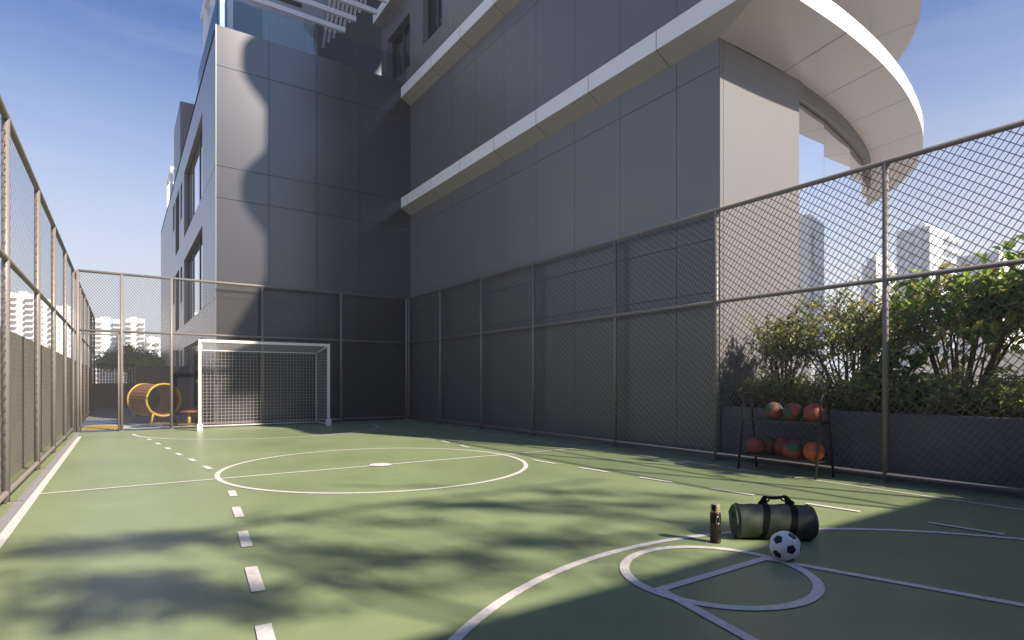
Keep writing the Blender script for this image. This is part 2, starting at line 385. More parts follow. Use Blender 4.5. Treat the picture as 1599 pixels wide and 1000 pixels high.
fence('taupe chain link fence along the planter and the long slate wall on the right',[YBK,14.72,12.45,10.24,7.70,5.53,3.18,1.0,-1.0],'y',XR,-1,((.75,.1453),(-1.43,.0703)))

# ------------------------------------------------------------------ boundary walls
w=thing('boundary_wall','long grey stucco wall standing behind the left chain link fence','wall')
y=-1.2; k=0
while y<31:
    m=MB(); y2=min(y+2.35,31.4); m.bbox(-1.32,-1.14,y+.012,y2-.012,-.3,1.83,.008); m.build('wall_panel',M['wall_l' if y<24 else 'wall_dark'],w); y+=2.35  # far panels darker: the building's shade is put into their colour
m=MB(); m.box(-1.30,-1.17,-1.2,31.4,-.3,1.80); m.build('wall_core',M['joint'],w)
m=MB(); m.bbox(.42,XA-.02,24.0,24.2,-.3,1.75,.01)
tag(m.build('garden_wall_and_shade_strip',M['wall_dark']),'dark wall closing the playground between picket gate and building','wall')
m=MB(); m.bbox(-1.3,1.6,33.0,33.2,-.3,1.12,.01)  # added dark block in place of shaded ground beyond the gate
tag(m.build('garden_wall_and_shade_strip',M['wall_dark']),'added dark strip standing in for shaded ground behind the picket gate','wall')
g=thing('picket_gate','black picket gate at the far end of the playground','gate')
x=-1.06
while x<.44:
    m=MB(); m.bbox(x,x+.045,29.9,29.93,.06,1.98,.004); m.build('picket',M['gate'],g); x+=.105
for z in (.16,1.9):
    m=MB(); m.box(-1.1,.5,29.935,29.965,z-.03,z+.03); m.build('rail',M['gate'],g)
m=MB(); m.bbox(-1.3,8.6,-1.28,-1.08,-.3,2.75,.01)
tag(m.build('end_wall',M['wall_l']),'grey wall closing the near end of the court behind the camera','wall')

# ------------------------------------------------------------------ the building
B=thing('building','grey panelled apartment building with white curved ledges beside the court','building')
def panels(mbx,plane,fixed,us,zs,out,gap=.0045,th=.03,skip=()):
    """cladding panels with open joints. plane 'x' (u along x, fixed y) or 'y' (u along y, fixed x). out=+-1 outward"""
    for i in range(len(us)-1):
        for j in range(len(zs)-1):
            if (i,j) in skip: continue
            u0,u1=us[i]+gap,us[i+1]-gap; z0,z1=zs[j]+gap,zs[j+1]-gap
            a,b=sorted((fixed,fixed-out*th))
            if plane=='x': mbx.box(u0,u1,a,b,z0,z1)
            else: mbx.box(a,b,u0,u1,z0,z1)
ZJ=[-.3,2.6,3.43,6.1,6.95,9.62]
# wing behind the goal: front face
m=MB(); panels(m,'x',YA,[XA,3.398,4.704,5.994,XB+.05],ZJ+[10.70],-1,gap=.0065); m.build('wall',M['clad'],B)
m=MB(); m.box(XA+.03,9.0,YA+.029,YA+.2,-.3,10.66); m.build('wall_backing',M['joint'],B)
m=MB(); m.box(XA-.004,XA+.012,YA-.004,YA+.03,-.3,10.7); m.build('corner_trim',M['clad_l'],B)
# wing side face with windows
def wall_open(mbx,fixed,ylim,zlim,ops,depth,mi_w=0,mi_r=1):
    ys=sorted(set([ylim[0],ylim[1]]+[o[0] for o in ops]+[o[1] for o in ops])); zs=sorted(set([zlim[0],zlim[1]]+[o[2] for o in ops]+[o[3] for o in ops]))
    for i in range(len(ys)-1):
        for j in range(len(zs)-1):
            cy=(ys[i]+ys[i+1])/2; cz=(zs[j]+zs[j+1])/2
            if any(o[0]<cy<o[1] and o[2]<cz<o[3] for o in ops): continue
            mbx.face([(fixed,ys[i+1],zs[j]),(fixed,ys[i],zs[j]),(fixed,ys[i],zs[j+1]),(fixed,ys[i+1],zs[j+1])],mi_w)
    for (a,b,c,d) in ops:
        x0,x1=fixed,fixed+depth
        mbx.face([(x0,a,c),(x1,a,c),(x1,a,d),(x0,a,d)],mi_r); mbx.face([(x0,b,c),(x0,b,d),(x1,b,d),(x1,b,c)],mi_r)
        mbx.face([(x0,a,d),(x1,a,d),(x1,b,d),(x0,b,d)],mi_r); mbx.face([(x0,a,c),(x0,b,c),(x1,b,c),(x1,a,c)],mi_r)
ops=[]; wins=[]
for f in (0,1,2):
    zo=-7.0+3.5*f
    c=max(.05,6.95+zo)
    ops+= [(20.18,26.5,c,9.55+zo),(27.4,28.25,8.0+zo,9.5+zo),(28.95,30.95,7.0+zo+ (.1 if f==0 else 0),9.6+zo),(31.5,32.6,8.4+zo,9.7+zo)]
    wins.append((20.18,26.5,c,9.55+zo,'big')); wins.append((27.4,28.25,8.0+zo,9.5+zo,'small')); wins.append((28.95,30.95,7.1+zo,9.6+zo,'louver')); wins.append((31.5,32.6,8.4+zo,9.7+zo,'small'))
m=MB(); wall_open(m,XA,(YA+.03,43),(-.3,10.7),ops,.19); m.build('wall',[M['clad_l'],M['reveal']],B)
m=MB()
for z in (3.43,6.95):
    m=MB(); m.box(XA-.002,XA+.01,YA+.03,20.1,z-.006,z+.006); m.build('wall_joint',M['joint'],B)
m=MB(); m.face([(XA,43,-.3),(12,43,-.3),(12,43,10.7),(XA,43,10.7)]); m.face([(XA+.2,YA+.2,10.66),(XB+.3,YA+.2,10.66),(XB+.3,43,10.66),(XA+.2,43,10.66)])
m.box(XA,XA+.2,YA+.2,43,10.55,10.72)
m.build('terrace_floor',M['concrete'],B)
for (a,b,c,d,kind) in wins:
    x=XA+.18
    fr=MB(); fw=.05
    fr.box(x-.06,x,a,a+fw,c,d); fr.box(x-.06,x,b-fw,b,c,d); fr.box(x-.06,x,a+fw,b-fw,d-fw,d); fr.box(x-.06,x,a+fw,b-fw,c,c+fw)
    if kind=='big':
        for q in (22.2,24.4): fr.box(x-.058,x-.002,q-.04,q+.04,c+fw,d-fw)
    wn=fr.build('window',M['dark_frame'],B)
    if kind=='louver':
        lv=MB(); z=c+.08
        while z<d-.1: 
            lv.face([(x-.10,a+.02,z),(x-.10,b-.02,z),(x-.03,b-.02,z+.07),(x-.03,a+.02,z+.07)]); z+=.11
        lv.build('louvre_blades',M['reveal'],wn)
        lv=MB(); lv.face([(x+.01,a,c),(x+.01,a,d),(x+.01,b,d),(x+.01,b,c)]); lv.build('pane',M['dark_glass'],wn)
    else:
        pn=MB(); pn.face([(x-.03,a,c),(x-.03,a,d),(x-.03,b,d),(x-.03,b,c)]); pn.build('pane',M['mirror'],wn)
# long wing: side wall facing the court
YJ=[YF+.01,6.417,7.736,9.033,10.351,11.652,12.991,14.30,15.61,YA]
m=MB(); panels(m,'y',XB,YJ,[-.3,2.6,3.43,6.08,6.52],-1); panels(m,'y',XB,YJ,[6.98,9.62,10.12],-1)
m.build('wall',M['clad_b'],B)
m=MB(); m.box(XB+.029,XB+.25,YF+.03,YA-.01,-.3,10.3); m.build('wall_backing',M['joint'],B)
# wall above the second ledge, two windows; unseen height added to shade terrace
YU=[6.6,7.9,9.2,10.5,11.8,13.1,14.4]
m=MB(); panels(m,'y',XB,YU,[10.50,13.0,16,19,24],-1)
up=[(17.15,19.03,11.35,13.05),(14.9,16.2,11.5,13.05)]
m2=MB(); wall_open(m2,XB,(14.41,19.6),(10.5,13.72),up,.25); m2.box(XB,XB+.2,14.41,19.6,14.08,24); m2.build('wall',[M['clad_b'],M['reveal']],B)
m.build('wall',M['clad_b'],B)
m=MB(); m.box(XB+.21,12,19.6,19.8,10.5,13.7); m.build('wall',M['clad_b'],B)
m=MB(); m.box(XB+.03,XB+.3,6.63,14.4,10.5,24); m.box(XB+.31,14,6.6,19.6,23.7,24); m.box(XB+.3,16,6.6,6.8,10.5,24); m.box(XB+.3,9.9,YF+.03,YF+.2,-.3,10.2); m.build('wall_backing',M['joint'],B)
for (a,b,c,d) in up:
    x=XB+.24; fr=MB(); fw=.05
    fr.box(x-.06,x,a,a+fw,c,d); fr.box(x-.06,x,b-fw,b,c,d); fr.box(x-.06,x,a+fw,b-fw,d-fw,d); fr.box(x-.06,x,a+fw,b-fw,c,c+fw); fr.box(x-.058,x-.002,(a+b)/2-.04,(a+b)/2+.04,c+fw,d-fw)
    wn=fr.build('window',M['dark_frame'],B); pn=MB(); pn.face([(x-.02,a,c),(x-.02,a,d),(x-.02,b,d),(x-.02,b,c)]); pn.build('pane',M['dark_glass'],wn)

# curved ledges
def catmull(P,n=8):
    out=[]
    for i in range(len(P)-1):
        p0=P[max(0,i-1)];p1=P[i];p2=P[i+1];p3=P[min(len(P)-1,i+2)]
        for k in range(n):
            t=k/n
            out.append(tuple(.5*((2*p1[a])+(-p0[a]+p2[a])*t+(2*p0[a]-5*p1[a]+4*p2[a]-p3[a])*t*t+(-p0[a]+3*p1[a]-3*p2[a]+p3[a])*t**3) for a in (0,1)))
    out.append(P[-1]); return out
OC=catmull([(8.07,4.548),(9.44,4.56),(10.95,4.67),(12.6,4.93),(14.53,5.42),(16.11,6.06),(17.36,6.80),(18.5,7.77),(19.33,8.72),(19.95,9.8),(20.25,11.0),(20.3,12.4)],8)
def offset(C,d):
    out=[]
    for i,p in enumerate(C):
        a=Vector(C[max(0,i-1)]); b=Vector(C[min(len(C)-1,i+1)]); t=(b-a).normalized(); out.append((p[0]-t.y*d,p[1]+t.x*d))
    return out
IC=offset(OC,1.02)
OUT=[(XS,YA-.005),(XS,15.0),(XS,12.0),(XS,9.0),(XS,6.0),(XS,4.548),(7.6,4.548)]+OC
INN=[(XB-.001,YA-.005),(XB-.001,15.0),(XB-.001,12.0),(XB-.001,9.0),(XB-.001,6.4),(XB-.001,YF+.0),(7.9,YF)]+IC
def ledge(z0,z1,drop,name='ledge'):
    n=len(OUT)
    fa=MB(); so=MB(); tp=MB()
    for i in range(n-1):
        o0,o1=OUT[i],OUT[i+1]; a0,a1=INN[i],INN[i+1]
        sm=i>=6
        fa.face([(*o0,z0),(*o1,z0),(*o1,z1),(*o0,z1)],0,False)
        so.face([(*a0,z0-drop),(*a1,z0-drop),(*o1,z0),(*o0,z0)],0,False)
        tp.face([(*o0,z1),(*o1,z1),(*a1,z1+.01),(*a0,z1+.01)],0,False)
    fa.face([(*OUT[0],z0),(*OUT[0],z1),(*INN[0],z1),(*INN[0],z0-drop)][::-1])
    f=fa.build('ledge_fascia',M['white_slab'],B)
    for p in f.data.polygons: p.use_smooth=True if p.index>=6 else False
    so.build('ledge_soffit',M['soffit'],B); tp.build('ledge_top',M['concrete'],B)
    # open joints: thin dark strips 2 mm proud
    js=[(XS,y,XB,y) for y in (16.557,14.953,13.256,11.595,9.909,8.242,6.563)]
    for (ox,oy,ix,iy) in js:
        jt=MB()
        jt.face([(ox-.002,oy-.006,z0),(ox-.002,oy+.006,z0),(ox-.002,oy+.006,z1),(ox-.002,oy-.006,z1)])
        jt.idx([(ox-.002,oy-.006,z0-.002),(ox-.002,oy+.006,z0-.002),(ix,iy+.006,z0-drop-.002),(ix,iy-.006,z0-drop-.002)],[(0,1,2,3)])
        jt.build('ledge_joint',M['joint'],B)
    for tx in (9.44,10.95,12.6,14.53,16.4,18.1):
        k=min(range(len(OC)),key=lambda q:abs(OC[q][0]-tx)); k=max(1,k); jt=MB()
        o=Vector(OC[k]); a=Vector(IC[k]); t=(Vector(OC[k])-Vector(OC[k-1])).normalized()*.006; nn=Vector((t.y,-t.x)).normalized()*.003
        jt.face([(*(o-t+nn),z0),(*(o+t+nn),z0),(*(o+t+nn),z1),(*(o-t+nn),z1)])
        jt.face([(*(o-t+nn),z0-.002),(*(o+t+nn),z0-.002),(*(a+t),z0-drop-.002),(*(a-t),z0-drop-.002)])
        jt.build('ledge_joint',M['joint'],B)
ledge(6.687,7.005,.18); ledge(10.18,10.50,.17)
# third ledge, only over the terrace end, and unseen upper balconies shaped to cast shadow lobes
m=MB(); m.box(XS,XB+2,14.5,19.55,13.78,14.08); m.build('ledge_fascia',M['white_slab'],B)
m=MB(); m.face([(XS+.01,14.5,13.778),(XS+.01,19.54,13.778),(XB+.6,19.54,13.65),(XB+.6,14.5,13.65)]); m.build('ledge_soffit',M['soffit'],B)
for z in (14.2,17.73,21.26):
    m=MB(); n=28; pts=[]
    for i in range(n+1):
        yb=5.4+2.7*i/n; pts.append((3.30+.415*(YA-yb)-.62*math.sin(math.pi*i/n)**1.4,yb))
    pts+=[(XB+.1,8.1),(XB+1.2,6.6)]; k=len(pts)
    for i in range(k): a,b=pts[i],pts[(i+1)%k]; m.face([(*b,z),(*a,z),(*a,z+.4),(*b,z+.4)])
    m.face([(*p,z) for p in pts]); m.face([(*p,z+.4) for p in pts][::-1]); m.build('balcony',M['white_slab'],B)
m=MB(); m.box(XS+.02,XS+.12,4.7,9.5,10.5,11.6); m.box(XS+.12,9.5,4.6,4.7,10.5,11.6); m.build('parapet',M['white_slab'],B)
# front face of the long wing, curved glazing
m=MB(); m.box(XB+.004,XB+.085,YF-.0,YF+.03,-.3,6.5); m.box(XB+.093,9.888,YF,YF+.03,-.3,6.23); m.box(XB+.093,9.888,YF,YF+.03,6.232,6.5)
m.build('wall',M['clad_f'],B)
ck=[i for i in range(len(IC)) if IC[i][0]>9.95]
crv=[(9.888,YF)]+[IC[i] for i in ck]
hd=MB()
for i in range(len(crv)-1):
    a,b=crv[i],crv[i+1]; hd.face([(*a,6.23),(*b,6.23),(*b,6.51),(*a,6.51)],0,True)
    t=(Vector(b)-Vector(a)).normalized(); n_=Vector((-t.y,t.x))*.22
    hd.face([(*a,6.23),(a[0]+n_.x,a[1]+n_.y,6.23),(b[0]+n_.x,b[1]+n_.y,6.23),(*b,6.23)])
hd.build('window_head',mat('dark_window_head',(.085,.082,.08),.5),B)
gx=[9.89,11.3,12.75,14.1,15.35,16.45,17.35,18.0]
gp=[]
for q in gx:
    i=min(range(len(crv)),key=lambda k:abs(crv[k][0]-q)); gp.append(crv[i])
gin=offset(gp,.10)
for i in range(len(gin)-1):
    a,b=gin[i],gin[i+1]
    fr=MB(); t=(Vector(b)-Vector(a)).normalized(); n_=Vector((-t.y,t.x))
    for z0,z1 in ((.75,.80),(6.19,6.228)):
        p=[Vector(a),Vector(b),Vector(b)+n_*.05,Vector(a)+n_*.05]
        fr.idx([(*q,z0) for q in p]+[(*q,z1) for q in p],[(0,3,2,1),(4,5,6,7),(0,1,5,4),(1,2,6,5),(2,3,7,6),(3,0,4,7)])
    for q0 in (Vector(a),Vector(b)-t*.03):
        p=[q0,q0+t*.03,q0+t*.03+n_*.05,q0+n_*.05]
        fr.idx([(*q,.80) for q in p]+[(*q,6.19) for q in p],[(0,3,2,1),(4,5,6,7),(0,1,5,4),(1,2,6,5),(2,3,7,6),(3,0,4,7)])
    wn=fr.build('window',M['dark_frame'],B)
    pn=MB(); e=t*.004; a2=Vector(a)+e-n_*.003; b2=Vector(b)-e-n_*.003; pn.face([(*a2,.8),(*b2,.8),(*b2,6.19),(*a2,6.19)]); pn.build('pane',M['mirror'],wn)
bs=MB()
for i in range(len(crv)-1):
    a,b=crv[i],crv[i+1]; bs.face([(*a,-.3),(*b,-.3),(*b,.75),(*a,.75)],0,True)
bs.build('wall',M['clad_f'],B)
# set-back glazing between the ledges on the curved side
BC=offset(OC,2.4); m=MB()
for i in range(6,len(BC)-1): m.face([(*BC[i],7.0),(*BC[i+1],7.0),(*BC[i+1],10.02),(*BC[i],10.02)],0,True)
m.build('upper_wall',M['clad_l'],B)
BA=offset(OC,.75); m=MB()
for i in range(4,len(BA)-1,1): m.face([(*BA[i],7.03),(*BA[i+1],7.03),(*BA[i+1],8.05),(*BA[i],8.05)],0,True)
m.build('balustrade_glass',M['clear'],B)
m=MB()
for i in (10,26,42):
    p=Vector(OC[i]).lerp(Vector(BC[i]),.8); m.tube((*p,7.0),(*p,10.1),.045,n=14)
m.build('balcony_column',M['white_slab'],B)
m=MB(); 
BI=offset(OC,2.5)
for i in range(len(OC)-1): m.face([(*IC[i],10.02),(*IC[i+1],10.02),(*BI[i+1],10.02),(*BI[i],10.02)])
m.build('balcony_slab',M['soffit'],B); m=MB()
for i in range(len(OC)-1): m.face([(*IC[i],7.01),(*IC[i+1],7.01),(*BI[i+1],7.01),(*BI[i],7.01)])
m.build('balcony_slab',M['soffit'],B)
# roof terrace: glass balustrade, back wall, pergola
bal=[XA+.05,3.6,5.05,5.87,6.79,7.55]
for i in range(len(bal)-1):
    p=MB(); p.box(bal[i]+.006,bal[i+1]-.006,YA+.06,YA+.072,10.66,11.55); p.build('balustrade_glass',M['clear'],B)
p=MB(); p.box(XA+.05,XA+.062,YA+.1,22.0,10.66,11.55); p.build('balustrade_glass',M['clear'],B)
m=MB(); panels(m,'x',22.0,[XA+.3,3.2,4.4,5.6,9.5],[10.66,13.4,18.5],-1,th=.2); m.build('terrace_wall',M['clad_l'],B)
m=MB(); pts=[(6.0,14.6),(5.92,14.1),(5.95,13.6),(6.1,13.1),(6.3,12.75),(6.36,12.3),(6.36,10.66),(9.4,10.66),(9.4,17),(8.4,17.0),(7.6,16.2),(7.0,15.2),(6.5,14.8)]
m.face([(x,21.96,z) for x,z in pts]); m.build('terrace_opening',M['dark_frame'],B)
for i in range(9):
    x=6.2+.2*i; z0=13.7+.26*i; m=MB()
    m.idx([(x,21.88,z0),(x+.10,21.88,z0),(x+.42,21.88,z0+2.3),(x+.32,21.88,z0+2.3),(x,21.95,z0),(x+.10,21.95,z0),(x+.42,21.95,z0+2.3),(x+.32,21.95,z0+2.3)],[(0,1,2,3),(7,6,5,4),(0,4,5,1),(1,5,6,2),(2,6,7,3),(3,7,4,0)]); m.build('screen_slat',M['soffit'],B)
for i in range(3):
    x=6.55+.5*i; m=MB()
    m.idx([(x,21.88,11.2),(x+.12,21.88,11.2),(x+1.3,21.88,13.1),(x+1.18,21.88,13.1),(x,21.95,11.2),(x+.12,21.95,11.2),(x+1.3,21.95,13.1),(x+1.18,21.95,13.1)],[(0,1,2,3),(7,6,5,4),(0,4,5,1),(1,5,6,2),(2,6,7,3),(3,7,4,0)]); m.build('screen_slat',M['soffit'],B)
for a,b,c in ((2.35,2.55,21.2),(3.0,3.16,21.7)):
    m=MB(); m.box(a,b,c,c+.2,10.66,18); m.build('terrace_pillar',M['white_slab'],B)
m=MB(); m.box(3.2,4.15,21.95,22.0,10.8,14.4); m.build('terrace_door',M['dark_glass'],B)
m=MB(); m.box(4.4,5.5,21.96,22.0,15.0,16.2); m.build('terrace_window',M['dark_glass'],B)
for yb,xe in ((19.82,6.42),(19.02,6.53),(18.26,6.96),(17.5,7.0)):
    p=MB(); p.bbox(XA+.25,xe,yb-.05,yb+.05,13.3,13.46,.006); p.build('pergola_beam',M['white_slab'],B)
p=MB(); p.bbox(XA+.12,XA+.25,17.3,21.9,13.28,13.5,.006); p.build('pergola_beam',M['white_slab'],B)
p=MB(); p.bbox(XA+.12,XA+.24,21.0,21.12,10.66,13.28,.006); p.bbox(XA+.12,XA+.24,17.3,17.42,10.66,13.28,.006); p.build('pergola_post',M['white_slab'],B)
# roof structures farther back
m=MB(); m.box(XA+.01,5.0,28.5,32,10.66,13.25); m.build('stair_tower',M['clad_b'],B)
m=MB()
for yq in (34.9,37.5): m.box(XA+.03,XA+.15,yq,yq+.12,10.6,12.3); m.box(3.0,3.12,yq,yq+.12,10.6,12.3)
m.box(XA+.03,XA+.15,34.9,37.62,12.3,12.42); m.box(XA+.15,3.12,34.9,35.02,12.3,12.42); m.box(XA+.15,3.12,37.5,37.62,12.3,12.42)
m.build('roof_frame',M['white_slab'],B)

# ------------------------------------------------------------------ goal
G=thing('futsal_goal','white five-a-side goal with square net in front of the end fence','goal',loc=(3.11,15.79,0))
gx0,gx1,gz=-1.546,1.55,2.22
for x in (gx0,gx1):
    m=MB(); m.bbox(x-.034,x+.034,-.034,.034,0,gz,.012); p=m.build('goal_post',M['white_metal'],G)
    m=MB(); m.bbox(x-.062,x+.062,-.062,.062,0,.17,.012); m.build('ground_sleeve',M['white_metal'],p)
m=MB(); m.bbox(gx0+.034,gx1-.034,-.034,.034,gz-.07,gz,.012); m.build('crossbar',M['white_metal'],G)
m=MB(); bx0,bx1,by,bz=gx0+.08,gx1-.08,.92,2.0
m.path([(bx0,by,.04),(bx0,by,bz),(bx1,by,bz),(bx1,by,.04)],.02,n=8)
m.tube((bx0,by,.05),(bx1,by,.05),.018); 
for xa,xb in ((gx0,bx0),(gx1,bx1)):
    m.tube((xa,.03,gz-.05),(xb,by,bz),.016); m.tube((xa,.03,.05),(xb,by,.05),.016)
m.build('rear_frame',M['white_metal'],G)
m=MB(); q=.086; nr=.0026
x=bx0
while x<=bx1: m.tube((x,by,.06),(x,by,bz),nr,n=4,caps=False); m.tube((x,by,bz),(x,.03,gz-.06),nr,n=4,caps=False); x+=q
z=.06
while z<bz: 
    m.tube((bx0,by,z),(bx1,by,z),nr,n=4,caps=False)
    for xa,xb in ((gx0,bx0),(gx1,bx1)): m.tube((xa,.04,z),(xb,by,z),nr,n=4,caps=False)
    z+=q
y=.06
while y<by:
    t=y/by; zt=gz-.06+(bz-gz+.06)*t
    m.tube((gx0,y,zt),(gx1,y,zt),nr,n=4,caps=False)
    for xa,xb in ((gx0,bx0),(gx1,bx1)):
        m.tube((xa+(xb-xa)*t,y,.06),(xa+(xb-xa)*t,y,zt),nr,n=4,caps=False)
    y+=q
m.build('net',M['net'],G)

# ------------------------------------------------------------------ ball rack and basketballs
K=thing('ball_rack','black two-tier metal rack holding basketballs beside the right fence','ball rack',loc=(7.2,4.27,0))
def side(y):
    m=MB(); pts=[(-.21,y,0),(-.085,y,.92)]
    for i in range(9):
        a=math.pi-math.pi*i/8; pts.append((.0+.08*math.cos(a),y,.955+.08*math.sin(a)))
    pts+=[(.085,y,.92),(.21,y,0)]
    m.path(pts,.0155,n=10)
    return m
for y in (-.53,.53):
    f=side(y).build('side_frame',M['black_metal'],K)
    m=MB()
    for x in (-.21,.21): m.tube((x,y,.0),(x,y,.02),.016,n=8)
    m.build('rubber_foot',M['black_metal'],f)
for z,x0,x1 in ((.685,-.118,.118),(.21,-.185,.185)):
    m=MB()
    for x in (x0,x1): m.bbox(x-.012,x+.012,-.53,.53,z-.012,z+.012,.003)
    for y in (-.53,.53): m.bbox(x0,x1,y-.010,y+.010,z-.010,z+.010,.003)
    for x in ((-.04,.04) if z>.5 else (-.09,0,.09)): m.tube((x,-.53,z-.012),(x,.53,z-.012),.006,n=6)
    s=m.build('shelf',M['black_metal'],K)
    m=MB()
    for y in (-.54,):
        for x in (x0,x1): m.tube((x,y-.004,z),(x,y-.001,z),.007,n=8)
    m.build('bolt',M['bolt'],s)
for y in (-.50,.50):
    m=MB(); m.tube((.10,y,.22),(.10,y,.68),.009,n=6); m.build('strut',M['black_metal'],K)
def sphere_mesh(r,nu=48,nv=28):
    m=MB(); prof=[(max(1e-7,r*math.sin(math.pi*i/nv)),-r*math.cos(math.pi*i/nv)) for i in range(nv+1)]
    m.lathe(prof,nu); return m
BR=.12
def yat(px,X):
    u=(px-799.5)/900.5; s,c=math.sin(TH),math.cos(TH); d=(s+u*c,c-u*s); return X/d[0]*d[1]
balls=[(1208,7.2,.685,'bb_mixed',(.4,.9,2.2),'green and orange basketball, leftmost on the upper shelf of the rack'),
(1238,7.2,.685,'bb_mixed',(1.2,.25,.3),'green and orange basketball in the middle of the upper shelf of the rack'),
(1271,7.2,.685,'bb_orange',(.25,.2,1.3),'plain orange basketball, rightmost on the upper shelf of the rack'),
(1180,7.115,.21,'bb_maroon',(.4,1.0,.6),'dull orange basketball at the left front of the lower shelf'),
(1199,7.30,.21,'bb_dark',(.9,.1,2.0),'dark green and red basketball behind the dull orange ball on the lower shelf'),
(1223,7.30,.21,'bb_maroon',(.2,.3,1.0),'maroon basketball at the back middle of the lower shelf'),
(1237,7.115,.21,'bb_mixed',(.5,.9,.9),'green and orange basketball in the front middle of the lower shelf'),
(1262,7.31,.21,'bb_dark',(1.4,.4,.2),'dark green basketball at the back right of the lower shelf, half hidden'),
(1271,7.115,.21,'bb_bright',(.25,.1,1.4),'bright orange basketball at the right front of the lower shelf')]
for (px,X,z,mt,rot,lab) in balls:
    o=sphere_mesh(BR).build('basketball',M[mt]); o.location=(X,yat(px,X),z+BR+.0); o.rotation_euler=rot
    tag(o,lab,'basketball','basketballs on the rack')
    if mt=='bb_bright':
        # dark printed marks on the ball
        pass

# ------------------------------------------------------------------ football
def football():
    phi=(1+5**.5)/2
    base=[]
    for (a,b,c) in ((0,1,3*phi),(1,2+phi,2*phi),(phi,2,2*phi+1)):
        for sa in (1,-1):
            for sb in (1,-1):
                for sc in (1,-1):
                    v=(a*sa,b*sb,c*sc)
                    for p in (v,(v[1],v[2],v[0]),(v[2],v[0],v[1])):
                        if p not in base: base.append(p)
    uniq=[]
    for p in base:
        q=tuple(round(x,5)+0.0 for x in p)
        if q not in uniq: uniq.append(q)
    bm=bmesh.new()
    for p in uniq: bm.verts.new(Vector(p).normalized())
    bmesh.ops.convex_hull(bm,input=bm.verts[:])
    bmesh.ops.dissolve_limit(bm,angle_limit=.02,verts=bm.verts[:],edges=bm.edges[:])
    r=.0985; mb=MB(); pent=[]
    for f in bm.faces:
        vs=[v.co.copy() for v in f.verts]; c=sum(vs,Vector())/len(vs); mi=1 if len(vs)==5 else 0
        if mi: pent.append(c.normalized())
        n=9
        for i in range(len(vs)):
            A,Bv=vs[i],vs[(i+1)%len(vs)]
            g={}
            for a in range(n+1):
                for b in range(n+1-a):
                    t=1-(a+b)/n; p=(c*t+A*(a/n)+Bv*(b/n)).normalized()
                    e=min(1,t/.16); g[a,b]=len(mb.v); mb.v.append(tuple(p*(r*(1-.022*(1-e)**2))))
            for a in range(n):
                for b in range(n-a):
                    mb.f.append((g[a,b],g[a+1,b],g[a,b+1])); mb.m.append(mi); mb.sm.append(True)
                    if a+b<n-1: mb.f.append((g[a+1,b],g[a+1,b+1],g[a,b+1])); mb.m.append(mi); mb.sm.append(True)
    bm.free()
    return mb,pent,r
fb,pent,fr_=football()
o=fb.build('football',[M['ball_white'],M['ball_black']])
loc=Vector((3.68,2.175,fr_-.001)); o.location=loc
fwd=(loc-Vector((0,0,HC))).normalized(); rt=fwd.cross(Vector((0,0,1))).normalized(); upv=rt.cross(fwd)
tA=(rt*-.45+upv*.40-fwd*.80).normalized(); tB=(rt*.45-upv*.24-fwd*.86).normalized()
sA=pent[0]; sB=min([p for p in pent if p is not sA],key=lambda p:abs(sA.angle(p)-R(63.43)))
def fr(a,b):
    x=a; z=a.cross(b).normalized(); y=z.cross(x); return Matrix((x,y,z)).transposed()
o.rotation_euler=(fr(tA,tB)@fr(sA,sB).transposed()).to_euler()
tag(o,'white football with black pentagons in front of the duffel bag','football')

# ------------------------------------------------------------------ duffel bag
ax=Vector((.76,-.65,0)).normalized(); ang=math.atan2(ax.y,ax.x)
D=thing('duffel_bag','olive green cylindrical duffel bag with black straps lying on the court','bag',loc=(4.135,2.545,0),rz=ang)
Lh,Rb=.29,.133
m=MB(); nu,nv=56,40
def bagp(t,a):
    x=-Lh+2*Lh*t
    e=min(t,1-t)*2*Lh
    rr=Rb*(1-.10*max(0,1-e/.035)**2)
    rr*=1-.035*math.sin(math.pi*t)**2*(math.sin(a)>0)*math.sin(a)
    rr+=.0032*math.sin(9*t+2*a)+.0026*math.sin(17*t-3*a+1)+.0018*math.sin(31*t+5*a)
    yy=rr*math.cos(a); zz=rr*math.sin(a)
    zz=max(zz,-Rb*.93)
    return (x,yy*1.03,zz+Rb*.93+.001)
g=[[None]*nv for _ in range(nu+1)]
for i in range(nu+1):
    for j in range(nv): g[i][j]=len(m.v); m.v.append(bagp(i/nu,2*math.pi*j/nv))
for i in range(nu):
    for j in range(nv):
        j2=(j+1)%nv; m.f.append((g[i][j],g[i+1][j],g[i+1][j2],g[i][j2])); m.m.append(0); m.sm.append(True)
for i,sx in ((0,-1),(nu,1)):
    c=len(m.v); m.v.append((sx*(Lh+.014),0,Rb*.95))
    mid=[]
    for j in range(nv):
        x,y,z=bagp(i/nu,2*math.pi*j/nv); mid.append(len(m.v)); m.v.append((sx*(Lh+.010),y*.6,(z-Rb*.95)*.6+Rb*.95))
    for j in range(nv):
        j2=(j+1)%nv
        q=(g[i][j],g[i][j2],mid[j2],mid[j]); m.f.append(q if sx>0 else q[::-1]); m.m.append(0); m.sm.append(True)
        t=(mid[j],mid[j2],c); m.f.append(t if sx>0 else t[::-1]); m.m.append(0); m.sm.append(True)
m.build('body',M['bag'],D)
for t in (.05,.955):
    m=MB(); m.path([Vector(bagp(t,2*math.pi*j/48))+Vector((0,0,0)) for j in range(48)],.0045,n=6,closed=True); m.build('piping',M['piping'],D)
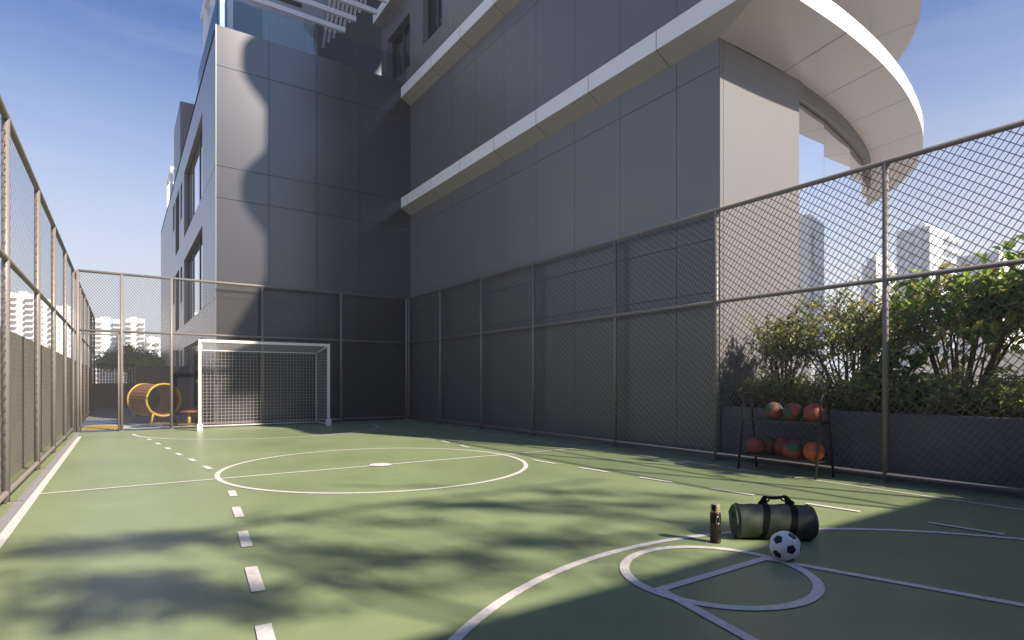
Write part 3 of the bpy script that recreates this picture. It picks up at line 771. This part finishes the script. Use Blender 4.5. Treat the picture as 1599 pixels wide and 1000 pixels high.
# zip along the top, end tab
m=MB()
for k in range(24):
    t0=.06+.88*k/24; t1=.06+.88*(k+1)/24
    a0,a1=R(84),R(96)
    pts=[Vector(bagp(t0,a0)),Vector(bagp(t1,a0)),Vector(bagp(t1,a1)),Vector(bagp(t0,a1))]
    m.face([p+Vector((0,0,.002)) for p in pts],0,True)
m.build('zip',M['piping'],D)
m=MB(); m.bbox(-Lh-.024,-Lh-.004,-.05,.05,Rb*1.15,Rb*1.5,.008); m.build('end_tab',M['bag'],D)
def band(mb,pts,wdir,w,th):
    # flat strap of width w along wdir following pts
    n=len(pts); P=[Vector(p) for p in pts]; wd=Vector(wdir).normalized()*w/2
    vs=[]
    for i in range(n):
        t=(P[min(n-1,i+1)]-P[max(0,i-1)]).normalized(); nn=t.cross(wd).normalized()*th/2
        vs+= [P[i]-wd-nn,P[i]+wd-nn,P[i]+wd+nn,P[i]-wd+nn]
    fs=[]
    for i in range(n-1):
        a=4*i;b=a+4
        for k in range(4): fs.append((a+k,a+(k+1)%4,b+(k+1)%4,b+k))
    fs+=[(0,3,2,1),(4*n-4,4*n-3,4*n-2,4*n-1)]
    mb.idx(vs,fs,0,False)
tops=[]
for sx in (-.085,.115):
    tt=(sx+Lh)/(2*Lh); m=MB()
    pts=[]
    for j in range(26):
        a=R(-98+ (188)*j/25) ; p=Vector(bagp(tt,math.pi-a)) if False else Vector(bagp(tt,-math.pi/2-.15-(math.pi*1.04)*j/25+0))
        c=Vector((sx,0,Rb*.95)); q=c+(p-c)*1.018; q.x+=.20*(q.z-Rb); pts.append(q)
    # loop rises above the bag and folds toward the grip
    e=pts[-1]; lean=.03 if sx<0 else -.03
    pts+= [e+Vector((lean*.2,.005,.022)),e+Vector((lean*.5,.012,.040)),e+Vector((lean,.02,.050))]
    band(m,pts,(1,0,0),.046,.004); tops.append(pts[-1])
    m.build('strap',M['strap'],D)
    m=MB(); 
    for j in range(12):
        pass
    c=pts[-1]; m.path([c+Vector((.026*math.cos(R(a)),0,.020*math.sin(R(a))-.012)) for a in range(0,360,24)],.007,n=6,closed=True)
    m.path([e+Vector((-.03,.0,.004)),e+Vector((-.01,.012,.020)),e+Vector((.02,.012,.018)),e+Vector((.035,0,.004))],.009,n=6)
    m.build('strap_loop',M['strap'],D)
a,b=tops; m=MB()
pts=[a.lerp(b,t)+Vector((0,0,.004-.010*math.sin(math.pi*t))) for t in [i/10 for i in range(11)]]
m.path(pts,[.006,.007,.011,.0125,.0125,.0125,.0125,.0125,.011,.007,.006],n=10); m.build('grip',M['strap'],D)

# ------------------------------------------------------------------ bottle
T=thing('water_bottle','slim bronze and black bottle with tan lid standing beside the duffel bag','bottle',loc=(3.665,2.71,0),rz=.4)
m=MB(); m.lathe([(.034,0),(.0385,.004),(.039,.02),(.039,.20),(.0375,.222),(.034,.228)],32); m.build('body',M['bottle'],T)
m=MB(); m.lathe([(.0345,.2285),(.0345,.236),(.0335,.238)],28); m.build('collar',M['cap_tan'],T)
m=MB(); m.lathe([(.0325,.238),(.0325,.258)],28); m.build('band',M['cap_lime'],T)
m=MB(); m.lathe([(.034,.2585),(.0345,.262),(.0345,.278),(.031,.284),(.012,.286)],28); m.build('lid',M['cap_tan'],T)
m=MB(); m.bbox(-.052,-.030,-.014,.014,.245,.288,.005); m.path([(-.044,0,.27),(-.052,-.004,.24),(-.047,-.012,.20),(-.040,-.016,.165)],.006,n=6); m.build('carry_loop',M['strap'],T)
m=MB(); m.path([Vector((-.036,-.026,.175))+Vector((.012*math.cos(R(t)),-.008*math.cos(R(t)),.028*math.sin(R(t)))) for t in range(0,360,24)],.0028,n=6,closed=True); m.build('clip',M['bolt'],T)

# ------------------------------------------------------------------ play tunnel and stools
PT=thing('play_tunnel','brown slatted barrel tunnel with yellow rims in the playground','play tunnel',loc=(1.0,19.25,.672),rz=math.atan2(.93,-.37))
m=MB(); n=28; LL=1.15; ro=.455
for i in range(n):
    a0=2*math.pi*(i+.11)/n; a1=2*math.pi*(i+.89)/n
    f=lambda r,a,x:(x,r*math.cos(a),r*math.sin(a))
    v=[f(ro,a0,0),f(ro,a1,0),f(ro,a1,LL),f(ro,a0,LL),f(ro-.03,a0,0),f(ro-.03,a1,0),f(ro-.03,a1,LL),f(ro-.03,a0,LL)]
    m.idx(v,[(0,1,2,3),(7,6,5,4),(0,4,5,1),(1,5,6,2),(2,6,7,3),(3,7,4,0)])
m.build('barrel',M['wood'],PT)
for x in (0,LL):
    m=MB(); m.path([(x,.46*math.cos(2*math.pi*i/40),.46*math.sin(2*math.pi*i/40)) for i in range(40)],.03,n=8,closed=True); m.build('rim',M['yellow'],PT)
for x in (.02,LL-.02):
    for sy in (-1,1):
        m=MB(); m.tube((x,.27*sy,-.37),(x-(.08 if x<.5 else -.08),.37*sy,-.672),.032,.03,n=8); m.build('leg',M['yellow'],PT)
def stool(x,y,lab):
    s=thing('play_stool',lab,'stool','round playground stools',(x,y,0))
    m=MB(); m.lathe([(.01,.36),(.19,.365),(.205,.385),(.205,.405),(.19,.42),(.01,.425)],28); m.build('seat',M['stool'],s)
    m=MB(); m.tube((0,0,0),(0,0,.36),.04,.045,n=14); m.build('pedestal',M['yellow'],s)
    m=MB(); m.lathe([(.12,0.001),(.12,.015),(.045,.03)],20); m.build('foot',M['yellow'],s)
stool(1.49,17.6,'round terracotta stool on a yellow post beside the goal'); stool(1.78,18.9,'round terracotta stool farther back behind the goal post')

# ------------------------------------------------------------------ planter and planting
P=thing('planter','long charcoal plastered planter wall behind the right fence','planter')
m=MB(); m.bbox(7.68,7.84,-1.0,YF-.01,-.3,.815,.01); m.bbox(7.84,9.9,-1.0,-.85,-.3,.815,.01); m.bbox(9.74,9.9,-.85,YF-.05,-.3,.815,.01); m.build('wall',M['planter'],P)
m=MB(); m.face([(7.84,-.85,.72),(9.74,-.85,.72),(9.74,YF,.72),(7.84,YF,.72)]); m.build('soil',M['soil'],P)

LM=[leafmat('leaf_dark',(.10,.17,.065)),leafmat('leaf_mid',(.18,.26,.095)),leafmat('leaf_yellow',(.34,.33,.14)),leafmat('leaf_red',(.22,.095,.07)),leafmat('leaf_olive',(.26,.26,.12))]
def leaf(mb,p,d,up,ln,wd,mi,fold=.25,droop=.15):
    d=d.normalized(); sd=d.cross(up)
    if sd.length<1e-4: sd=d.orthogonal()
    sd.normalize(); nn=sd.cross(d).normalized()
    m1=p+d*ln*.5-nn*ln*droop*.25; tip=p+d*ln-nn*ln*droop
    l1=p+d*ln*.30+sd*wd*.45+nn*wd*fold; l2=p+d*ln*.68+sd*wd*.40+nn*wd*fold-nn*ln*droop*.5
    r1=p+d*ln*.30-sd*wd*.45+nn*wd*fold; r2=p+d*ln*.68-sd*wd*.40+nn*wd*fold-nn*ln*droop*.5
    b=len(mb.v); mb.v.extend([tuple(q) for q in (p,l1,l2,tip,r2,r1,m1)])
    for f in ((b,b+6,b+1),(b+1,b+6,b+2),(b+2,b+6,b+3),(b,b+5,b+6),(b+5,b+4,b+6),(b+4,b+3,b+6)):
        mb.f.append(f); mb.m.append(mi); mb.sm.append(False)
def rv(r,k=1.0): return Vector((r.gauss(0,k),r.gauss(0,k),r.gauss(0,k)))
def shrub(name,label,cat,base,height,spread,stems,leafsz,leafn,mix,seed,lean=(0,0),group=None,lowest=.25,subs=5):
    r=random.Random(seed); root=thing(name,label,cat,group,base)
    br=MB(); lf=MB()
    for s in range(stems):
        a=r.uniform(0,2*math.pi); sp=spread*math.sqrt(r.random())
        tip=Vector((sp*math.cos(a)+lean[0],sp*math.sin(a)+lean[1],height*r.uniform(.72,1.0)*(1-.25*(sp/spread)**2)))
        b0=Vector((.12*math.cos(a)*r.random(),.12*math.sin(a)*r.random(),0))
        mid=b0.lerp(tip,.5)+Vector((r.gauss(0,.08),r.gauss(0,.08),height*.08))
        pts=[b0.lerp(mid,t/3)*(1) for t in range(3)]+[mid.lerp(tip,t/4)+rv(r,.018) for t in range(5)]
        br.path(pts,[.016-.0016*i for i in range(len(pts))],n=5,caps=False)
        # side twigs
        for k in range(subs):
            t=r.uniform(lowest,1); i=min(len(pts)-2,int(t*(len(pts)-1))); st=pts[i].lerp(pts[i+1],r.random())
            dr=Vector((r.gauss(0,1),r.gauss(0,1),r.gauss(.45,.6))).normalized(); ln=r.uniform(.18,.42)*height/1.6
            e=st+dr*ln; tw=[st,st.lerp(e,.5)+rv(r,.02),e]
            br.path(tw,[.006,.0045,.003],n=4,caps=False)
            for q in range(leafn):
                u=r.uniform(.25,1.05); c=tw[0].lerp(e,u)+rv(r,.012)
                d=(dr*.5+rv(r,.7)+Vector((0,0,.15)))
                w=r.random(); acc=0; mi=0
                mm=mix if u<.93 or c.z<height*.75 else mix_top(mix)
                for z,pw in enumerate(mm):
                    acc+=pw
                    if w<acc: mi=z; break
                sz=leafsz*r.uniform(.6,1.25)*(.6 if mi==3 else 1); leaf(lf,c,d,Vector((0,0,1))+rv(r,.35),sz,sz*r.uniform(.45,.62),mi,droop=r.uniform(.05,.3))
    br.build('branches',M['twig'],root); lf.build('foliage',LM,root); return root
def mix_top(mx):
    return [mx[0]*.4,mx[1]*.8,mx[2]+.1,mx[3]+.10 if mx[3]>0 else 0,mx[4]]
shrub('shrub','fine leaved bushy shrub with bare lower stems, in the planter by the curved window','shrub',(8.75,4.15,.72),1.82,.86,34,.062,11,[.2,.4,.25,.0,.15],3,group='shrubs in the planter',lowest=.5,subs=16)
shrub('shrub','slender small leaved shrub nearest the building corner in the planter','shrub',(8.3,4.95,.72),1.50,.50,16,.058,11,[.2,.4,.25,.0,.15],5,group='shrubs in the planter',lowest=.55,subs=12)
shrub('shrub','large leaved shrub with red young leaves rising above the middle fence rail','shrub',(8.75,2.85,.72),2.10,.80,26,.155,6,[.30,.45,.16,.03,.06],11,group='shrubs in the planter',lowest=.55,subs=9)
shrub('shrub','large leaved red tipped shrub at the near end of the planter','shrub',(8.7,1.75,.72),2.2,.85,24,.165,6,[.30,.45,.16,.03,.06],12,group='shrubs in the planter',lowest=.55,subs=9)
shrub('shrub','low broad dark leaved shrub in the gap left of the fence post','shrub',(8.3,3.45,.72),.95,.30,8,.14,5,[.6,.35,.03,.02,0],14,group='shrubs in the planter',lowest=.25,subs=6)
# hedge of narrow leaved plants
H=MB(); r=random.Random(21); HB=MB()
for i in range(420):
    bx,by=r.uniform(7.88,9.1),r.uniform(-.7,5.45); h=r.uniform(.38,.66)
    for k in range(4):
        a=r.uniform(0,6.28); tip=Vector((bx+r.gauss(0,.13),by+r.gauss(0,.13),.72+h*r.uniform(.7,1.05)))
        HB.path([(bx,by,.72),Vector((bx,by,.72)).lerp(tip,.6)+rv(r,.02),tip],[.005,.004,.002],n=4,caps=False)
        for q in range(11):
            t=r.uniform(.25,1.0); c=Vector((bx,by,.72)).lerp(tip,t)
            d=Vector((r.gauss(0,1),r.gauss(0,1),r.gauss(.5,.5)))
            w=r.random(); mi=0 if w<.25 else 1 if w<.55 else 4 if w<.82 else 2
            if r.random()<.13: sz=r.uniform(.08,.12); leaf(H,c,d,Vector((0,0,1)),sz,sz*.6,1)
            else: sz=r.uniform(.06,.12); leaf(H,c,d,Vector((0,0,1))+rv(r,.3),sz,sz*.3,mi,droop=r.uniform(.05,.35))
HD=thing('hedge','dense low hedge of narrow yellow green leaves filling the planter','hedge')
HB.build('stems',M['twig'],HD); H.build('foliage',[leafmat('hedge_dark',(.17,.24,.10)),leafmat('hedge_mid',(.27,.35,.16)),leafmat('hedge_yellow',(.45,.44,.22)),LM[3],leafmat('hedge_olive',(.38,.38,.20))],HD)

# pale terrace and kerb beyond the planter
mb=MB(); mb.box(9.95,60,-20,YF-.3,-.3,.0); tag(mb.build('terrace_paving',M['terrace']),kind='structure')
m=MB(); m.bbox(13.0,13.3,-12,5.1,-.0,1.75,.01); tag(m.build('terrace_wall',M['terrace']),'pale low terrace wall seen through the shrubs beyond the planter','wall')

# ------------------------------------------------------------------ trees
def tree(label,base,trunk_to,clumps,leafsz,per,seed,mix,trunk_r=.14,name='tree',group=None,flat=.5,spread=(.9,.9,.4)):
    r=random.Random(seed); root=thing(name,label,'tree',group,base); b=Vector(base)
    T=MB(); tt=Vector(trunk_to)-b
    T.path([Vector((0,0,-.3)),tt*.4+rv(r,.06),tt],[trunk_r,trunk_r*.8,trunk_r*.55],n=9)
    Lf=MB()
    for c in clumps:
        cc=Vector(c)-b; md=tt.lerp(cc,.5)+Vector((0,0,.12*(cc-tt).length))+rv(r,.08)
        T.path([tt*.92,md,cc],[trunk_r*.42,trunk_r*.25,.012],n=6,caps=False)
        for k in range(6):
            e=cc+Vector((r.gauss(0,spread[0]*.7),r.gauss(0,spread[1]*.7),r.gauss(0,spread[2]*.7))); T.path([md.lerp(cc,r.uniform(.5,1)),e],[.014,.006],n=4,caps=False)
            for q in range(per//6):
                p=e+Vector((r.gauss(0,spread[0]*.4),r.gauss(0,spread[1]*.4),r.gauss(0,spread[2]*.4)))
                w=r.random(); mi=0 if w<mix[0] else 1 if w<mix[0]+mix[1] else 4
                sz=leafsz*r.uniform(.6,1.3); leaf(Lf,p,rv(r),Vector((0,0,1))+rv(r,.4),sz,sz*.5,mi)
    T.build('trunk',M['bark'],root); Lf.build('crown',LM,root); return root
# trees behind the camera that dapple the court
def gnd(px,py):
    u=(px-799.5)/900.5; v=(596-py)/900.5; s,c=math.sin(TH),math.cos(TH); d=(s+u*c,c-u*s,v); t=-HC/d[2]; return d[0]*t,d[1]*t
def over(px,py,t):
    """point at height t whose shadow falls on the court where the photo has it"""
    gx,gy=gnd(px,py); return Vector((gx+.54*t,gy-1.3*t,t))
def shade_tree(label,base,fork,limbs,clumps,seed,tr):
    r=random.Random(seed); root=thing('tree',label,'tree','trees behind the end wall',base); b=Vector(base); fk=Vector(fork)-b
    T=MB(); T.path([Vector((0,0,-.3)),fk*.5+rv(r,.05),fk],[tr,tr*.8,tr*.6],n=10)
    ends=[]
    for lm in limbs:
        P=[over(*q)-b for q in lm]; k=min(range(len(P)),key=lambda i:(P[i]-fk).length)
        T.path([fk*.96,fk.lerp(P[k],.35)+Vector((.12,0,.25)),fk.lerp(P[k],.7)+Vector((-.1,0,.2)),P[k]],[tr*.3,tr*.22,tr*.16,.022],n=7,caps=False)
        T.path(P,[.014+.028*(1-abs(i-k)/len(P)) for i in range(len(P))],n=6,caps=False); ends+=P
    Lf=MB(); rd=Vector((.83,-.56,0)); pd=Vector((.56,.83,0))
    for (px,py,t,n,a,c) in clumps:
        a*=1.2
        cc=over(px,py,t)-b; q=min(ends,key=lambda e:(e-cc).length); T.path([q,q.lerp(cc,.6)+Vector((0,0,.06)),cc],[.022,.014,.006],n=5,caps=False)
        for k in range(5):
            e=cc+rd*r.gauss(0,a)+pd*r.gauss(0,c)+Vector((0,0,r.gauss(0,.08))); T.path([cc,e],[.010,.004],n=4,caps=False)
        for k in range(int(n*.85)):
            pnt=cc+rd*r.gauss(0,a)+pd*r.gauss(0,c)+Vector((0,0,r.gauss(0,.12))); w=r.random()
            sz=.12*r.uniform(.6,1.3); leaf(Lf,pnt,rv(r),Vector((0,0,1))+rv(r,.4),sz,sz*.5,0 if w<.4 else 1 if w<.8 else 4)
    T.build('trunk',M['bark'],root); Lf.build('crown',LM,root)
shade_tree('tall spreading tree behind the near end wall, shading the left and middle of the court',(4.4,-5.4,-.3),(4.5,-5.0,4.2),
 [[(0,866,6.2),(150,848,6.3),(300,832,6.5),(500,802,6.8),(650,782,7),(800,767,7.2),(940,748,7.4)],
  [(20,968,4.9),(175,932,5.1),(300,945,5.2),(400,930,5.4),(500,900,5.7),(600,880,6),(800,850,6.3),(1000,800,6.8)]],
 [(60,862,6,95,.22,.06),(160,852,6,150,.25,.06),(270,842,6.2,160,.25,.07),(380,845,6.4,110,.22,.07),
  (200,915,5.2,190,.25,.09),(300,925,5.2,220,.25,.11),(130,960,4.8,150,.22,.07),(380,945,5,110,.15,.06),(480,812,6.6,50,.25,.05),
  (560,865,6,140,.25,.08),(660,872,6,100,.22,.07),(640,815,6.6,60,.2,.05),(560,910,5.4,60,.4,.12),(470,870,5.8,60,.35,.1),(100,910,5.2,60,.3,.1)],31,.17)
shade_tree('second spreading tree behind the near end wall, shading the right of the court',(7.4,-7.2,-.3),(7.3,-6.8,4.6),
 [[(660,800,7),(760,788,7.1),(880,780,7.2),(1000,790,7),(1090,778,7)],[(740,860,6.2),(830,850,6.3),(930,845,6.3),(1010,835,6.2),(1120,822,6.3),(1230,815,6.3)]],
 [(720,790,7,160,.3,.06),(800,790,7,140,.28,.06),(900,768,7.4,120,.3,.06),(880,800,7,100,.25,.05),(1000,790,7,110,.28,.05),
  (820,850,6.2,110,.2,.07),(920,850,6,100,.2,.06),(1060,775,7,70,.25,.05),(1000,840,6,60,.2,.05),(1060,814,6.4,110,.25,.06),(1135,830,6.3,130,.13,.05),(1185,834,6.3,210,.13,.06),(1240,834,6.3,190,.13,.05),(760,830,6.4,60,.5,.15),(860,890,5.7,70,.45,.13),(760,905,5.5,70,.45,.13),(960,872,5.9,60,.4,.1),(700,760,7.2,50,.5,.1)],32,.17)
# trees beyond the playground
def at(px,py,Y):
    u=(px-799.5)/900.5; v=(596-py)/900.5; s,c=math.sin(TH),math.cos(TH); d=(s+u*c,c-u*s,v); t=Y/d[1]; return Vector((d[0]*t,Y,HC+d[2]*t))
def far_tree(lab,px0,px1,ytop,Y,seed):
    r=random.Random(seed); a=at(px0,ytop,Y); b=at(px1,ytop,Y); zt=a.z; w=b.x-a.x; cs=[]
    for k in range(12):
        f=(k+.5)/12; x=a.x+w*f; z=zt-.35-(abs(f-.45)**2)*2.2-r.uniform(0,.5); cs.append((x,Y+r.uniform(-1,1),z))
    tree(lab,(a.x+w*.5,Y,-.4),(a.x+w*.5,Y,zt*.55),cs,.22,330,seed,(.65,.25),.18,group='trees beyond the playground',spread=(.55,.8,.38))
far_tree('broad dark tree beyond the playground, between the pale towers and the dark wall',166,238,545,44,41)
far_tree('smaller dark tree beside the corner of the grey building',226,262,560,40,42)

# ------------------------------------------------------------------ towers
def tower(label,px0,px1,ytop,Y,depth,floors,cols,mw,wall='tower_w',axis='y',bal=True,blue=None):
    """slab block whose front faces the camera, from picture columns at distance Y"""
    a=at(px0,ytop,Y); b=at(px1,ytop,Y); x0,x1,zt=a.x,b.x,a.z
    t=thing('tower_block',label,'apartment tower','pale apartment towers on the skyline',((x0+x1)/2,Y,-.4))
    ox=(x0+x1)/2; W2=(x1-x0)/2; H=zt+.4
    m=MB(); m.box(-W2,W2,0,depth,0,H); m.box(-W2*.5,W2*.2,depth*.3,depth*.6,H,H+H*.05); m.build('wall',M[wall],t)
    fh=(H-1)/floors; cw=2*W2/cols
    def win(x0,x1,y0,y1,z0,z1,mt):
        w_=MB(); w_.box(x0,x1,y0,y1,z0,z1); return w_.build('window',M[mt],t)
    proto={}
    for i in range(floors):
        z=1+i*fh
        for j in range(cols):
            c=-W2+cw*(j+.5); bl=bool(blue and j in blue)
            if bl not in proto:
                proto[bl]=win(-cw*(.46 if bl else mw),cw*(.46 if bl else mw),-.10,-.01,fh*(.1 if bl else .3),fh*(.96 if bl else .8),'tower_blue' if bl else 'tower_win'); o=proto[bl]
            else: o=proto[bl].copy(); COL.objects.link(o); o.parent=t
            o.location=(c,0,z)
        if bal:
            for xa,xb in ((-W2,-W2*.35),(W2*.35,W2)):
                m=MB(); m.box(xa,xb,-1.3,-.02,z,z+fh*.32); m.build('balcony',M[wall],t)
    return t
tower('pale tower farthest left, behind the boundary wall',14,53,457,150,16,16,6,.30)
tower('white tower right of the farthest left one, above the boundary wall',60,86,470,165,14,15,4,.30)
tower('plain white tower just left of the fence corner',88,114,478,140,14,13,3,.22,bal=False)
tower('white tower with a blue glass strip beyond the playground',143,192,497,190,18,14,7,.30,blue=(4,5))
tower('white tower with balconies right of the blue striped one',196,226,497,175,18,14,5,.30,blue=(0,))
tower('low white tower close to the corner of the grey building',229,250,527,160,14,8,4,.3)
# towers to the right, seen above the planter
def tower_r(label,px_l,px_c,px_r,ytop,X,floors,wall,wl=.28):
    """block with its near corner in picture column px_c, at distance X"""
    u=lambda p:(p-799.5)/900.5; s,c=math.sin(TH),math.cos(TH)
    dr=lambda p:(s+u(p)*c,c-u(p)*s)
    d=dr(px_c); Yc=X/d[0]*d[1]; dl=dr(px_l); Yl=X/dl[0]*dl[1]; d2=dr(px_r); Xr=Yc/d2[1]*d2[0] if abs(d2[1])>1e-3 else X+20
    zt=HC+((596-ytop)/900.5)*(X/d[0])
    t=thing('tower_block',label,'apartment tower','pale apartment towers on the skyline',(X,Yc,-.4))
    Wd=Yl-Yc; Dp=Xr-X; H=zt+.4
    m=MB(); m.box(0,Dp,0,Wd,0,H); m.box(Dp*.2,Dp*.6,Wd*.3,Wd*.6,H,H*1.04); m.build('wall',M[wall],t)
    fh=(H-1)/floors
    for i in range(floors):
        z=1+i*fh; k=min(4,max(3,int(Wd/4)))
        for j in range(k):
            c0=Wd*(j+.5)/k; m=MB(); m.box(-.1,-.01,c0-Wd/k*wl,c0+Wd/k*wl,z+fh*.3,z+fh*.8); m.build('window',M['tower_win'],t)
        k=min(3,max(2,int(Dp/4)))
        for j in range(k):
            c0=Dp*(j+.5)/k; m=MB(); m.box(c0-Dp/k*wl,c0+Dp/k*wl,-.1,-.01,z+fh*.3,z+fh*.8); m.build('window',M['tower_win'],t)
        m=MB(); m.box(Dp*.55,Dp*1.0,-1.4,-.02,z,z+fh*.3); m.build('balcony',M[wall],t)
    return t
tower_r('grey tower with balconies seen over the shrubs right of the fence post',1400,1452,1490,352,150,14,'tower_g')
tower_r('low pale block left of the grey tower, behind the fence post',1352,1368,1396,402,160,9,'tower_w')
tower_r('pale block at the right edge above the red tipped leaves',1494,1560,1680,392,120,9,'tower_w')
# block behind the camera that the curved glazing mirrors
t=thing('tower_block','grey apartment block mirrored in the curved glazing','apartment tower','pale apartment towers on the skyline',(34,-7.8,-.4))
m=MB(); m.box(0,9,0,7,0,11); m.build('wall',M['tower_g'],t)
for i in range(3):
    z=1.4+i*3.1
    for j in range(3):
        m=MB(); m.box(-.1,-.01,.4+j*2.2,2.0+j*2.2,z+.6,z+2.4); m.build('window',M['tower_win'],t)
        m=MB(); m.box(.5+j*2.9,2.6+j*2.9,7.01,7.1,z+.6,z+2.4); m.build('window',M['tower_win'],t)
    m=MB(); m.box(-1.2,-.02,.2,4.2,z-.1,z+.55); m.build('balcony',M['tower_w'],t)

# ------------------------------------------------------------------ hazy air
mb=MB(); mb.box(-330,330,-120,330,-1.4,48)
hz=bpy.data.materials.new('pale_air'); hz.use_nodes=True; nt=hz.node_tree; nt.nodes.remove(nt.nodes['Principled BSDF'])
pv=nt.nodes.new('ShaderNodeVolumePrincipled'); pv.inputs['Color'].default_value=(.93,.95,1,1); pv.inputs['Density'].default_value=.0012; pv.inputs['Anisotropy'].default_value=.2
nt.links.new(pv.outputs[0],nt.nodes['Material Output'].inputs['Volume'])
tag(mb.build('haze',hz),kind='stuff')

# ------------------------------------------------------------------ sky, sun, camera
HAZE_TOP=.49; HAZE_POW=1.2; HAZE_COL=(6.4,6.75,7.3,1); SKY_STR=.050
wd=bpy.data.worlds.new('World'); scene.world=wd; wd.use_nodes=True; nt=wd.node_tree; N=nt.nodes; L=nt.links
bg=N['Background']; sky=N.new('ShaderNodeTexSky'); sky.sky_type='NISHITA'; sky.sun_disc=False
el=math.asin(SUN.z); az=math.atan2(SUN.x,SUN.y)
sky.sun_elevation=el; sky.sun_rotation=az; sky.altitude=50; sky.air_density=1.0; sky.dust_density=1.0; sky.ozone_density=3.0
# low band of white haze towards the horizon, and thin cirrus
tc=N.new('ShaderNodeTexCoord'); sx=N.new('ShaderNodeSeparateXYZ'); L.new(tc.outputs['Generated'],sx.inputs[0])
mr=N.new('ShaderNodeMapRange'); mr.inputs['From Min'].default_value=.10; mr.inputs['From Max'].default_value=HAZE_TOP; mr.inputs['To Min'].default_value=1; mr.inputs['To Max'].default_value=0; L.new(sx.outputs['Z'],mr.inputs['Value'])
pw=N.new('ShaderNodeMath'); pw.operation='POWER'; pw.inputs[1].default_value=HAZE_POW; L.new(mr.outputs[0],pw.inputs[0])
mpg=N.new('ShaderNodeMapping'); mpg.inputs['Scale'].default_value=(1.2,1.2,9); L.new(tc.outputs['Generated'],mpg.inputs['Vector'])
nz=N.new('ShaderNodeTexNoise'); nz.inputs['Scale'].default_value=2.2; nz.inputs['Detail'].default_value=7; nz.inputs['Roughness'].default_value=.6; nz.inputs['Distortion'].default_value=.6; L.new(mpg.outputs[0],nz.inputs['Vector'])
cr=N.new('ShaderNodeMapRange'); cr.inputs['From Min'].default_value=.5; cr.inputs['From Max'].default_value=.85; cr.inputs['To Max'].default_value=.13; L.new(nz.outputs['Fac'],cr.inputs['Value'])
ad=N.new('ShaderNodeMath'); ad.operation='ADD'; ad.use_clamp=True; L.new(pw.outputs[0],ad.inputs[0]); L.new(cr.outputs[0],ad.inputs[1])
mxs=N.new('ShaderNodeMixRGB'); mxs.inputs[2].default_value=HAZE_COL; tn=N.new('ShaderNodeMixRGB'); tn.blend_type='MULTIPLY'; tn.inputs[0].default_value=1; tn.inputs[2].default_value=(.42,.76,1.20,1); L.new(sky.outputs[0],tn.inputs[1])
L.new(ad.outputs[0],mxs.inputs[0]); L.new(tn.outputs[0],mxs.inputs[1])
L.new(mxs.outputs[0],bg.inputs['Color']); bg.inputs['Strength'].default_value=SKY_STR
sl=bpy.data.lights.new('Sun','SUN'); sl.energy=5.0; sl.angle=R(1.1); sl.color=(1,.86,.70)
so=bpy.data.objects.new('Sun',sl); COL.objects.link(so); so.rotation_euler=SUN.to_track_quat('Z','Y').to_euler()
cam=bpy.data.cameras.new('Camera'); co=bpy.data.objects.new('Camera',cam); COL.objects.link(co)
co.location=(0,0,HC); co.rotation_euler=(R(90),0,-TH); cam.sensor_fit='HORIZONTAL'; cam.sensor_width=36; cam.lens=36*900.5/1599; cam.shift_y=(596-500)/1599; cam.clip_start=.05; cam.clip_end=4000
scene.camera=co
scene.view_settings.view_transform='Standard'; scene.view_settings.look='None'; scene.view_settings.exposure=1.35; scene.view_settings.gamma=1
scene.cycles.max_bounces=8; scene.cycles.transparent_max_bounces=16
